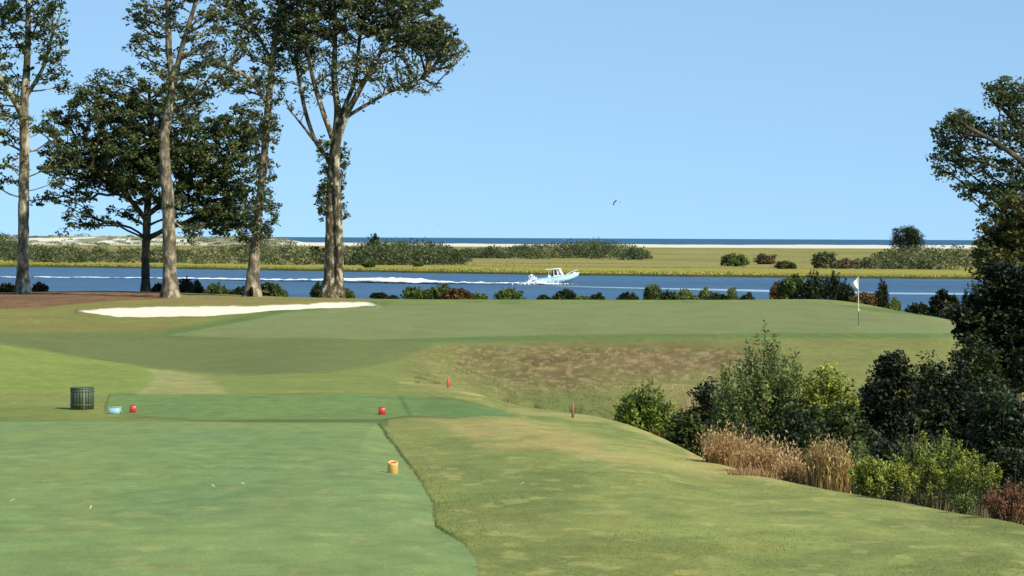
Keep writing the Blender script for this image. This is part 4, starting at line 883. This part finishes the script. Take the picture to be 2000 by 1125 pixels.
# ------------------------------------------------------------------ small hard things
class MB:
    def __init__(s): s.v = []; s.f = {}
    def add(s, v, fs):
        o = sum(len(a) for a in s.v); s.v.append(np.asarray(v, float))
        for f in fs: s.f.setdefault(len(f), []).append([i+o for i in f])
        return s
    def box(s, c, d, rz=0, taper=1.0, bev=.0):
        x, y, z = np.array(d)/2; pts = []
        b = bev
        prof = [(-z, 1-b/max(x, 1e-6)), (-z+b, 1), (z-b, taper), (z, taper-b/max(x, 1e-6))] if b else [(-z, 1), (z, taper)]
        for (zz, k) in prof:
            xx, yy = x*k, y*k
            if b:
                q = b*.8; ring = [(-xx+q, -yy), (xx-q, -yy), (xx, -yy+q), (xx, yy-q), (xx-q, yy), (-xx+q, yy), (-xx, yy-q), (-xx, -yy+q)]
            else: ring = [(-xx, -yy), (xx, -yy), (xx, yy), (-xx, yy)]
            pts += [(a, bb, zz) for a, bb in ring]
        nr_ = 8 if b else 4; m = len(prof); fs = [list(range(nr_))[::-1], list(range((m-1)*nr_, m*nr_))]
        for j in range(m-1):
            for i in range(nr_): fs.append([j*nr_+i, j*nr_+(i+1) % nr_, (j+1)*nr_+(i+1) % nr_, (j+1)*nr_+i])
        R = np.array(Matrix.Rotation(rz, 3, 'Z')); return s.add(np.array(pts)@R.T+np.array(c), fs)
    def lathe(s, prof, seg=24, c=(0, 0, 0)):
        pts = []; fs = []
        for r, z in prof:
            for i in range(seg): a = 2*math.pi*i/seg; pts.append((c[0]+r*math.cos(a), c[1]+r*math.sin(a), c[2]+z))
        for j in range(len(prof)-1):
            for i in range(seg): fs.append([j*seg+i, j*seg+(i+1) % seg, (j+1)*seg+(i+1) % seg, (j+1)*seg+i])
        fs += [list(range(seg))[::-1], list(range((len(prof)-1)*seg, len(prof)*seg))]
        return s.add(pts, fs)
    def tube(s, pts, r, seg=8):
        pts = np.asarray(pts, float); r = np.broadcast_to(r, (len(pts),))
        A, B = pts[:-1], pts[1:]; v, f = tube_edges(A, B, r[:-1], r[1:], seg); return s.add(v, f.tolist())
    def build(s, name, mat, parent=None, smooth=False, loc=None):
        return mesh_np(name, np.concatenate(s.v), [np.array(f) for f in s.f.values()], mat, parent, smooth, loc=loc)

# tee markers
MT = {'red': plain_mat('red_paint', alb(225, 60, 60), .45, .1), 'redtop': plain_mat('dark_red_paint', alb(170, 36, 40), .5, .1),
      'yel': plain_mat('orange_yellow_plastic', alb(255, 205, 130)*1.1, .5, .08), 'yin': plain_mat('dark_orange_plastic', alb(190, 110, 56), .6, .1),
      'blue': plain_mat('pale_blue_paint', (.30, .52, .60), .6, .12, scale=8), 'bluee': plain_mat('faded_pale_edge', alb(190, 208, 180), .7, .1)}
def marker(label, px, D, w, h, body, top, cat='tee marker', hollow=False):
    g = G(px, D); r = empty('tee_marker', tuple(g), rz=.2, label=label, cat=cat, group='tee markers')
    if hollow:
        r.rotation_euler = (.28, 0, .15); r.location[2] -= .006
        MB().lathe([(w*.46, 0), (w*.5, h*.06), (w*.49, h*.9), (w*.47, h), (w*.36, h), (w*.34, h*.9), (w*.33, h*.75)], 26).build('body', MT[body], r, True)
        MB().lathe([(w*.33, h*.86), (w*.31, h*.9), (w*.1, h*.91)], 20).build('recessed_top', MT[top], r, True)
    else:
        MB().box((0, 0, h*.46), (w, w, h*.92), 0, .94, w*.05).build('body', MT[body], r)
        MB().box((0, 0, h*.945), (w*.8, w*.8, h*.05), 0, .9, w*.03).build('cap', MT[top], r)
        MB().tube([(0, 0, -.05), (0, 0, h*.1)], .008, 6).build('spike', BK['dark'], r)
    return r
marker('red block tee marker on the forward tee, beside the pale blue block', 260, 47.6, .105, .125, 'red', 'redtop')
marker('red block tee marker on the forward tee, the one on the right', 747, 47.4, .105, .125, 'red', 'redtop')
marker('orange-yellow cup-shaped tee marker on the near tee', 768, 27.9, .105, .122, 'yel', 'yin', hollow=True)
g = G(225, 47.2); r = empty('tee_block', tuple(g), rz=.06, label='pale blue low block lying on the forward tee left of the red marker', cat='tee block')
MB().box((0, 0, .055), (.205, .12, .105), 0, .97, .012).build('body', MT['blue'], r)
MB().box((0, 0, .111), (.215, .13, .012), 0, 1, .003).build('lid', MT['bluee'], r)
MB().box((.094, -.0602, .055), (.02, .004, .09)).build('end_strip', MT['bluee'], r)
# slatted litter bin
g = G(161, 49); r = empty('litter_bin', tuple(g), rz=.15, label='dark green slatted litter bin standing in the grass left of the forward tee', cat='litter bin')
dg = plain_mat('dark_green_slat', alb(80, 94, 70), .55, .25, scale=12); dg2 = plain_mat('weathered_slat', alb(112, 124, 100), .6, .25, scale=12)
ns = 22
for i in range(ns):
    a = 2*math.pi*i/ns; mt = dg2 if i % 5 == 2 else dg
    MB().box((.192*math.cos(a), .192*math.sin(a), .185), (.018, .047, .355), a, 1, .004).build('slat', mt, r)
MB().lathe([(.176, .02), (.180, .03), (.180, .34), (.172, .345), (.170, .30)], 28).build('liner', plain_mat('black_liner', (.012, .014, .012), .6, .2), r, True)
MB().lathe([(.202, .348), (.208, .354), (.208, .372), (.196, .378), (.15, .372), (.148, .36)], 30).build('rim', dg, r, True)
for z in (.07, .30): MB().lathe([(.2035, z), (.206, z+.004), (.206, z+.02), (.2035, z+.024)], 30).build('band', dg, r, True)
# hazard stakes
def stake(label, px, D, h, w, col, capcol):
    g = G(px, D); r = empty('hazard_stake', tuple(g), rz=.3, label=label, cat='hazard stake', group='hazard stakes')
    MB().box((0, 0, h*.5-.03), (w, w, h), 0, .92, w*.12).build('post', plain_mat('stake_paint', col, .6, .2, scale=30), r)
    MB().box((0, 0, h-.022), (w*.95, w*.95, .02), 0, .6, w*.1).build('top', plain_mat('stake_top', capcol, .6, .2), r)
    return r
stake('bright red hazard stake on the crest of the mown bank', 876, 60, .24, .038, alb(235, 82, 60), alb(240, 110, 84))
stake('dull brown-red hazard stake in the dry grass above the hollow', 1120, 46.5, .25, .036, alb(158, 98, 66), alb(176, 116, 84))
# flagstick
g = G(1677, 118.5); r = empty('flagstick', tuple(g), label='white golf flag hanging from a white and black flagstick on the green', cat='flagstick')
wp = plain_mat('white_pole_paint', alb(240, 240, 205), .4, .05); bp = plain_mat('black_pole_paint', (.03, .04, .03), .5, .1)
MB().tube([(0, 0, -.05), (0, 0, .68)], .013, 10).build('lower_pole', bp, r)
MB().tube([(0, 0, .68), (-.01, 0, 1.4), (-.02, 0, 2.13)], [.024, .020, .016], 10).build('upper_pole', wp, r)
MB().lathe([(.02, .62), (.045, .65), (.048, .70), (.03, .73)], 16).build('pole_collar', wp, r, True)
MB().lathe([(.0, 2.12), (.02, 2.13), (.022, 2.15), (.0, 2.17)], 10, (-.02, 0, 0)).build('finial', bp, r, True)
MB().lathe([(.054, -.10), (.054, .004), (.05, .005), (.05, -.08)], 20).build('hole_cup', plain_mat('cup_liner', (.5, .5, .48), .5, .05), r, True)
fv = []; nu, nv = 10, 14
for j in range(nv+1):
    for i in range(nu+1):
        u, v_ = i/nu, j/nv
        # a cloth hanging limp: fly end drops down and in
        wd = .06+.26*math.sin(math.pi*min(1, v_*1.02)**1.15)**.9
        fv.append((-.02-u*wd*.95, .13*math.sin(u*6+v_*3)*u, 2.10-.52*v_-.10*u*(1-v_)-.02*u))
ff = [[j*(nu+1)+i, j*(nu+1)+i+1, (j+1)*(nu+1)+i+1, (j+1)*(nu+1)+i] for j in range(nv) for i in range(nu)]
fm_ = plain_mat('white_flag_cloth', (.82, .8, .88), .8, .06, .1)
fo = mesh_np('flag', fv, np.array(ff), fm_, r, True); md = fo.modifiers.new('thick', 'SOLIDIFY'); md.thickness = .004
# broken tees and a few pale leaves on the turf
TT_ = [(20, 22.8, 'white broken tee peg near the left edge of the tee'), (176, 21.9, 'white tee peg leaning in the pale divot patch'), (420, 25.0, 'pale divot chip in the middle of the tee, left of the thin peg'), (438, 24.9, 'pale divot chip in the middle of the tee, right of its neighbour'), (478, 25.4, 'thin pale tee peg standing in the middle of the tee'), (395, 24.6, 'pale chip of a tee peg, leftmost in the middle of the tee'), (262, 26.8, 'small white tee peg left of the middle of the tee'), (620, 26.4, 'white tee peg nearest the right side of the tee'), (1249, 19.6, 'tiny white speck of a tee peg on the mown bank at the right'), (1019, 26.4, 'tiny white tee peg on the mown bank right of the tee')]
TT = [q for q in TT_ if q[0] in (20, 176, 420, 478, 1249, 1019)]
wm = plain_mat('white_tee_paint', alb(245, 240, 215), .5, .05)
for i, (px, D, lb) in enumerate(TT):
    g = G(px, D); a = i*1.3; L = .026 if i > 1 else .034
    o = MB().tube([(0, 0, .0), (L*.5*math.cos(a), L*.2*math.sin(a), L*.35), (L*math.cos(a), L*.4*math.sin(a), L*.6)], [.003, .004, .006], 8).build('tee_peg', wm, None, True)
    o.location = tuple(g); tag(o, lb, 'tee peg', 'broken tee pegs on the turf')

# ------------------------------------------------------------------ boat, wake
BD = 432.0; k = BD/F
bl = W(1088, 557, BD); bl[2] = 0
boat = empty('motorboat', (bl[0], bl[1], 0), rz=math.radians(-8), label='aqua-hulled motorboat with white cabin top speeding right on the river', cat='motorboat')
aq = plain_mat('aqua_hull_paint', (.56, .82, .84), .35, .04, scale=.5); wh = plain_mat('white_gelcoat', (.8, .8, .8), .35, .03, scale=1); dk = plain_mat('dark_tinted_glass', (.03, .035, .04), .2, .1)
ss = np.linspace(0, 1, 22); sect = 14; hv = []; L = 6.6
tilt = math.radians(4.5)
for s_ in ss:
    x = -L/2+s_*L; bw = 1.15*(1-max(0, (s_-.45)/.55)**2.4)+.02; sheer = .78+.55*s_**1.8; keel = -.12+ (max(0, (s_-.62)/.38)**2.0)*.98; flare = 1+0*s_
    for j in range(sect+1):
        t_ = -1+2*j/sect; a = abs(t_)
        z = keel+(sheer-keel)*(a**1.0 if a < .55 else .30+(a-.55)/.45*.70) if a >= .55 else keel+(sheer-keel)*.30*(a/.55)
        y = math.copysign(bw*(min(1, a/.55)*.88+max(0, (a-.55)/.45)*.12), t_)
        xo = x+ (max(0, s_-.7)/.3)*(z-keel)*.38
        hv.append((xo, y, z))
hf = [[i*(sect+1)+j, (i+1)*(sect+1)+j, (i+1)*(sect+1)+j+1, i*(sect+1)+j+1] for i in range(len(ss)-1) for j in range(sect)]
def tiltm(v):
    v = np.array(v, float); c, s_ = math.cos(tilt), math.sin(tilt); x = v[:, 0]+3.3; z = v[:, 2]
    v = v.copy(); v[:, 0] = x*c-z*s_-3.3; v[:, 2] = x*s_+z*c-.02; return v
hull = mesh_np('hull', tiltm(hv), [np.array(hf), np.array([list(range(sect+1))])], aq, boat, False)
dv = []
for s_ in ss[2:]:
    x = -L/2+s_*L; bw = (1.15*(1-max(0, (s_-.45)/.55)**2.4)+.02)*.97; z = .78+.55*s_**1.8-.05; kl = -.12+(max(0, (s_-.62)/.38)**2.0)*.98; xo = x+(max(0, s_-.7)/.3)*(z-kl)*.36
    dv += [(xo, -bw, z-.28*(s_ < .5)), (xo, bw, z-.28*(s_ < .5))]
mesh_np('deck', tiltm(dv), np.array([[2*i, 2*i+2, 2*i+3, 2*i+1] for i in range(len(ss)-3)]), wh, boat)
def bpart(nm, mb, mat, par=boat, smooth=False):
    mb.v = [tiltm(np.concatenate(mb.v))]; return mb.build(nm, mat, par, smooth)
bpart('gunwale', MB().tube([(h_[0], h_[1]*1.02, h_[2]+.02) for h_ in hv[0::sect+1]], .045, 6).tube([(h_[0], h_[1]*1.02, h_[2]+.02) for h_ in hv[sect::sect+1]], .045, 6), wh)
# console cabin with raked windscreen
cab = MB(); y = .72
cv = [(-.9, -y, .55), (1.05, -y, .55), (1.05, y, .55), (-.9, y, .55), (-.35, -y, 1.15), (.95, -y, 1.15), (.95, y, 1.15), (-.35, y, 1.15)]
cab.add(cv, [[0, 1, 5, 4], [1, 2, 6, 5], [2, 3, 7, 6], [3, 0, 4, 7], [4, 5, 6, 7]])
bpart('cabin', cab, wh)
fr = MB()
for sy in (-y, y):
    for pa, pb, rr_ in (((-.30, sy, 1.1), (-.30, sy, 2.05), .06), ((.30, sy, 1.1), (.18, sy, 2.05), .07), ((.95, sy, 1.1), (.5, sy, 2.05), .09), ((-1.1, sy, .7), (-1.05, sy, 2.05), .03)):
        bpart('top_post', MB().tube([pa, pb], rr_, 6), wh)
gl = MB()
gl.add([(.93, -y+.05, 1.17), (.93, y-.05, 1.17), (.5, y-.05, 1.98), (.5, -y+.05, 1.98)], [[0, 1, 2, 3]])
bpart('windscreen', gl, plain_mat('pale_screen', (.45, .48, .5), .2, .1))
for sy in (-y+.01, y-.01):
    bpart('side_window', MB().box((.02, sy, 1.62), (.5, .015, .62)), dk); bpart('side_window', MB().box((.42, sy, 1.50), (.22, .015, .6), 0, .8), plain_mat('side_screen', (.5, .5, .52), .2, .1))
bpart('hard_top', MB().box((-.42, 0, 2.12), (2.35, 1.8, .13), 0, .95, .05), plain_mat('cream_top', (.78, .77, .58), .4, .04, scale=1))
bpart('outboard_motor', MB().box((-3.55, 0, .75), (.42, .4, .62), 0, .8, .08).box((-3.55, 0, .25), (.22, .2, .6), 0, 1, .03), wh)
bpart('bow_rail', MB().tube([(1.6, -.9, 1.2), (2.4, -.62, 1.55), (3.35, -.1, 1.75), (3.35, .1, 1.75), (2.4, .62, 1.55), (1.6, .9, 1.2)], .03, 6), wh)
bpart('anchor_locker', MB().box((2.75, 0, 1.30), (.45, .6, .22), 0, .8, .04), wh)
bpart('seat', MB().box((-1.05, 0, .95), (.5, 1.0, .55), 0, .9, .06), wh)
# spray at the stern, foam at the bow quarter
def foam_cloud(name, label, c, ext, n, size, seed):
    rg = np.random.default_rng(seed); P = rg.normal(size=(n, 3))*np.array(ext)*.5; P[:, 2] = np.abs(P[:, 2]); v, f = leaves(P+np.array(c), size, up=.1, aspect=.9, rg=rg)
    return tag(mesh_np(name, v, f, plain_mat('white_spray', (.85, .87, .9), .9, .02, .1)), label, 'spray', kind='stuff')
def wfp(px, py): D = EYE*F/(py-hy(px)); return np.array([(px-1000)/F*D, D, 0])
foam_cloud('spray', 'white rooster tail of spray thrown up behind the outboard', bl+np.array([-3.75, .6, .3]), (.55, .6, .8), 700, .2, 5)
foam_cloud('spray', 'white spray along the waterline of the boat', bl+np.array([-2.4, -1.2, .05]), (3.0, .8, .32), 1000, .2, 6)
def strip(name, label, pts, wid, mat, seed, hgt=.0, z=.03, nseg=500, nw=12, cat='wake'):
    P = np.array([wfp(*p) for p in pts]); s = np.concatenate([[0], np.cumsum(np.linalg.norm(np.diff(P, axis=0), axis=1))]); q = np.linspace(0, s[-1], nseg)
    C_ = np.stack([pchip(s, P[:, i], q) for i in range(3)], 1); T = np.gradient(C_, axis=0); T /= np.linalg.norm(T, axis=1, keepdims=True); S = np.stack([-T[:, 1], T[:, 0], T[:, 2]*0], 1)
    wq = np.interp(q, s, wid); hq = np.interp(q, s, hgt if np.ndim(hgt) else np.full(len(s), hgt)); w = np.linspace(-1, 1, nw)
    V_ = C_[:, None]+S[:, None]*(w[None, :, None]*wq[:, None, None]/2); e = 1-np.abs(w)[None]**1.5+np.zeros((nseg, 1))
    V_[..., 2] = z+hq[:, None]*e*(.15+1.7*fbm(V_[..., 0]*1.1, V_[..., 1]*.5, seed, 4)**1.6)
    ix = np.arange(nseg*nw).reshape(nseg, nw); f = np.stack([ix[:-1, :-1], ix[:-1, 1:], ix[1:, 1:], ix[1:, :-1]], -1).reshape(-1, 4)
    return tag(mesh_np(name, V_.reshape(-1, 3), f, mat, smooth=True, attrs={'edge': ('POINT', 'FLOAT', e.ravel())}), label, cat, kind='stuff')
strip('wake_foam', 'long white foam wake trailing left behind the motorboat', [(1096, 557), (1045, 555.5), (960, 554.5), (880, 554), (780, 552), (700, 550), (600, 549), (520, 548), (400, 545.5), (200, 543), (0, 542), (-400, 540)], [1.5, 5, 9, 14, 24, 28, 16, 13, 10, 8, 8, 6], foam_mat('wake_foam', (.8, .84, .9), .30), 3, [.3, .4, .25, .3, .6, .6, .3, .3, .2, .15, .15, .1], nseg=900)
SL = foam_mat('slick_sky_reflection', alb(170, 205, 235)*1.1, .32, .02, (.15, 1, 1))  # sky reflection on calm water, painted as a pale flat strip
strip('slick_reflection', 'pale line of smooth water with painted sky reflection, running right from the bow', [(1085, 559), (1200, 562), (1400, 566), (1600, 571), (1800, 574), (2050, 575), (2500, 578)], [6, 14, 20, 22, 24, 24, 24], SL, 8, 0)
strip('slick_reflection', 'thin pale line of calm water with painted reflection under the far right bank', [(1080, 542.5), (1300, 545), (1600, 547.5), (2000, 549.5), (2400, 551)], [8, 14, 14, 12, 10], foam_mat('bank_slick_reflection', alb(130, 176, 216), .1, .02, (.15, 1, 1)), 9, 0)  # reflection along the right bank painted into the strip colour
strip('slick_reflection', 'faint pale line of water with painted reflection along the far bank at the left', [(-300, 527), (0, 528), (500, 534), (1000, 541)], [10, 10, 9, 9], foam_mat('left_slick_reflection', alb(100, 146, 200), .02, .02, (.15, 1, 1)), 10, 0)  # same painted reflection colour, fainter, along the left bank

# ------------------------------------------------------------------ person at the helm
def person(label, loc, H, rz, par=None):
    me = bpy.data.meshes.new('person'); s = H
    J = {'pel': (0, 0, .52), 'spi': (0, 0, .64), 'che': (.01, 0, .76), 'nek': (.01, 0, .84), 'hed': (.02, 0, .90), 'top': (.02, 0, .965),
         'lk': (.03, .06, .28), 'la': (.0, .07, .04), 'lt': (.08, .07, .015), 'rk': (.03, -.06, .28), 'ra': (0, -.07, .04), 'rt': (.08, -.07, .015),
         'ls': (.0, .11, .80), 'le': (.05, .14, .66), 'lh': (.18, .10, .66), 'rs': (0, -.11, .80), 're': (.05, -.14, .66), 'rh': (.18, -.10, .66), 'lhip': (0, .055, .50), 'rhip': (0, -.055, .50)}
    rad = {'pel': .085, 'spi': .075, 'che': .09, 'nek': .032, 'hed': .055, 'top': .042, 'lk': .034, 'la': .022, 'lt': .02, 'rk': .034, 'ra': .022, 'rt': .02, 'ls': .04, 'le': .026, 'lh': .018, 'rs': .04, 're': .026, 'rh': .018, 'lhip': .055, 'rhip': .055}
    E = [('pel', 'spi'), ('spi', 'che'), ('che', 'nek'), ('nek', 'hed'), ('hed', 'top'), ('pel', 'lhip'), ('lhip', 'lk'), ('lk', 'la'), ('la', 'lt'), ('pel', 'rhip'), ('rhip', 'rk'), ('rk', 'ra'), ('ra', 'rt'), ('che', 'ls'), ('ls', 'le'), ('le', 'lh'), ('che', 'rs'), ('rs', 're'), ('re', 'rh')]
    nm = list(J); me.from_pydata([tuple(c*s for c in J[n]) for n in nm], [(nm.index(a), nm.index(b)) for a, b in E], [])
    o = bpy.data.objects.new('person', me); C.objects.link(o); o.location = loc; o.rotation_euler[2] = rz
    o.modifiers.new('skin', 'SKIN'); sub = o.modifiers.new('s', 'SUBSURF'); sub.levels = sub.render_levels = 1
    for i, n in enumerate(nm): me.skin_vertices[0].data[i].radius = (rad[n]*s*.85, rad[n]*s)
    me.skin_vertices[0].data[nm.index('pel')].use_root = True
    me.materials.append(plain_mat('dark_clothing', (.05, .05, .06), .8, .2, .1))
    tag(o, label, 'person')
    hp = MB().lathe([(.05*s, .925*s), (.058*s, .95*s), (.05*s, .985*s), (.0, .995*s)], 14, (.02*s, 0, 0)).build('cap', plain_mat('grey_cap', (.12, .12, .12), .8, .1), o, True)
    return o
hd = tiltm([(-.62, -.35, .62)])[0]; ca = math.radians(-8)
person('person in dark clothes standing at the helm under the boat top', (bl[0]+hd[0]*math.cos(ca)-hd[1]*math.sin(ca), bl[1]+hd[0]*math.sin(ca)+hd[1]*math.cos(ca), hd[2]), 1.5, ca)

# ------------------------------------------------------------------ kites in the sky
def kite(label, px, py, D, span, roll, dens):
    c = W(px, py, D); v = []; n = 24
    for i in range(n+1):
        a = math.pi*(.02+.96*i/n); ch = span*(.05+.16*math.sin(a)**.7)
        for j in range(5):
            u = j/4-.5; v.append((span*.5*math.cos(a), u*ch, span*.52*math.sin(a)+.25*ch*(.25-u*u)))
    f = [[i*5+j, i*5+j+1, (i+1)*5+j+1, (i+1)*5+j] for i in range(n) for j in range(4)]
    r = empty('kite', tuple(c), label=label, cat='kite', group='kites over the sea'); r.rotation_euler = (.45, roll, .5)
    h = n//2; mats = (plain_mat('dark_kite_cloth', dens, .8, .1, scale=.3), plain_mat('pale_kite_cloth', (.35, .45, .55), .8, .1, scale=.3))
    o1 = mesh_np('kite_wing', np.array(v[h*5:]), np.array(f[h*4:])-h*5, mats[0], r, True); o2 = mesh_np('kite_wing_half', np.array(v[:(h+1)*5]), np.array(f[:h*4]), mats[1], r, True)
    for o in (o1, o2): m_ = o.modifiers.new('t', 'SOLIDIFY'); m_.thickness = span*.03
    return r
kite('arched dark and pale kite in the sky right of the middle', 1204, 399, 2600, 8.2, -.35, (.04, .09, .14))
kite('faint tiny kite low above the sea horizon', 855, 440, 4200, 5.0, .6, (.25, .4, .5))

# ------------------------------------------------------------------ camera, light, sky
cam = bpy.data.cameras.new('camera'); co = bpy.data.objects.new('camera', cam); C.objects.link(co)
cam.sensor_width = 36; cam.lens = 36*F/2000; cam.clip_start = .1; cam.clip_end = 200000
co.matrix_world = Matrix.Translation((0, 0, EYE)) @ Matrix.Rotation(math.radians(90)-math.atan(98/F), 4, 'X') @ Matrix.Rotation(math.radians(.258), 4, 'Z')
S = bpy.context.scene; S.camera = co
to_sun = Vector((1.67, -1.5, 1.9)).normalized()
sl = bpy.data.lights.new('sun', 'SUN'); so = bpy.data.objects.new('sun', sl); C.objects.link(so)
sl.energy = 4.6; sl.angle = math.radians(.5); sl.color = (1, .93, .80); so.rotation_euler = to_sun.to_track_quat('Z', 'Y').to_euler()
w = bpy.data.worlds.new('World'); S.world = w; w.use_nodes = True; nt = w.node_tree
bg = nt.nodes['Background']; sk = nt.nodes.new('ShaderNodeTexSky'); sk.sky_type = 'NISHITA'; sk.sun_disc = False
sk.sun_elevation = math.asin(to_sun.z); sk.sun_rotation = math.atan2(to_sun.x, to_sun.y); sk.altitude = 10; sk.air_density = 1; sk.dust_density = .0; sk.ozone_density = 2.0
tc = N(nt, 'ShaderNodeTexCoord'); ad = N(nt, 'ShaderNodeVectorMath', operation='ADD'); ad.inputs[1].default_value = (0, 0, .24)
nm = N(nt, 'ShaderNodeVectorMath', operation='NORMALIZE'); nt.links.new(tc.outputs['Generated'], ad.inputs[0]); nt.links.new(ad.outputs[0], nm.inputs[0]); nt.links.new(nm.outputs[0], sk.inputs[0])
tn = N(nt, 'ShaderNodeVectorMath', operation='MULTIPLY'); tn.inputs[1].default_value = (.95, 1.03, .95); nt.links.new(sk.outputs[0], tn.inputs[0])
nt.links.new(tn.outputs[0], bg.inputs[0]); bg.inputs[1].default_value = .148
S.view_settings.view_transform = 'Standard'; S.view_settings.look = 'None'; S.view_settings.exposure = .5; S.view_settings.gamma = 1
S.cycles.max_bounces = 6; S.cycles.transparent_max_bounces = 12; S.cycles.use_denoising = True
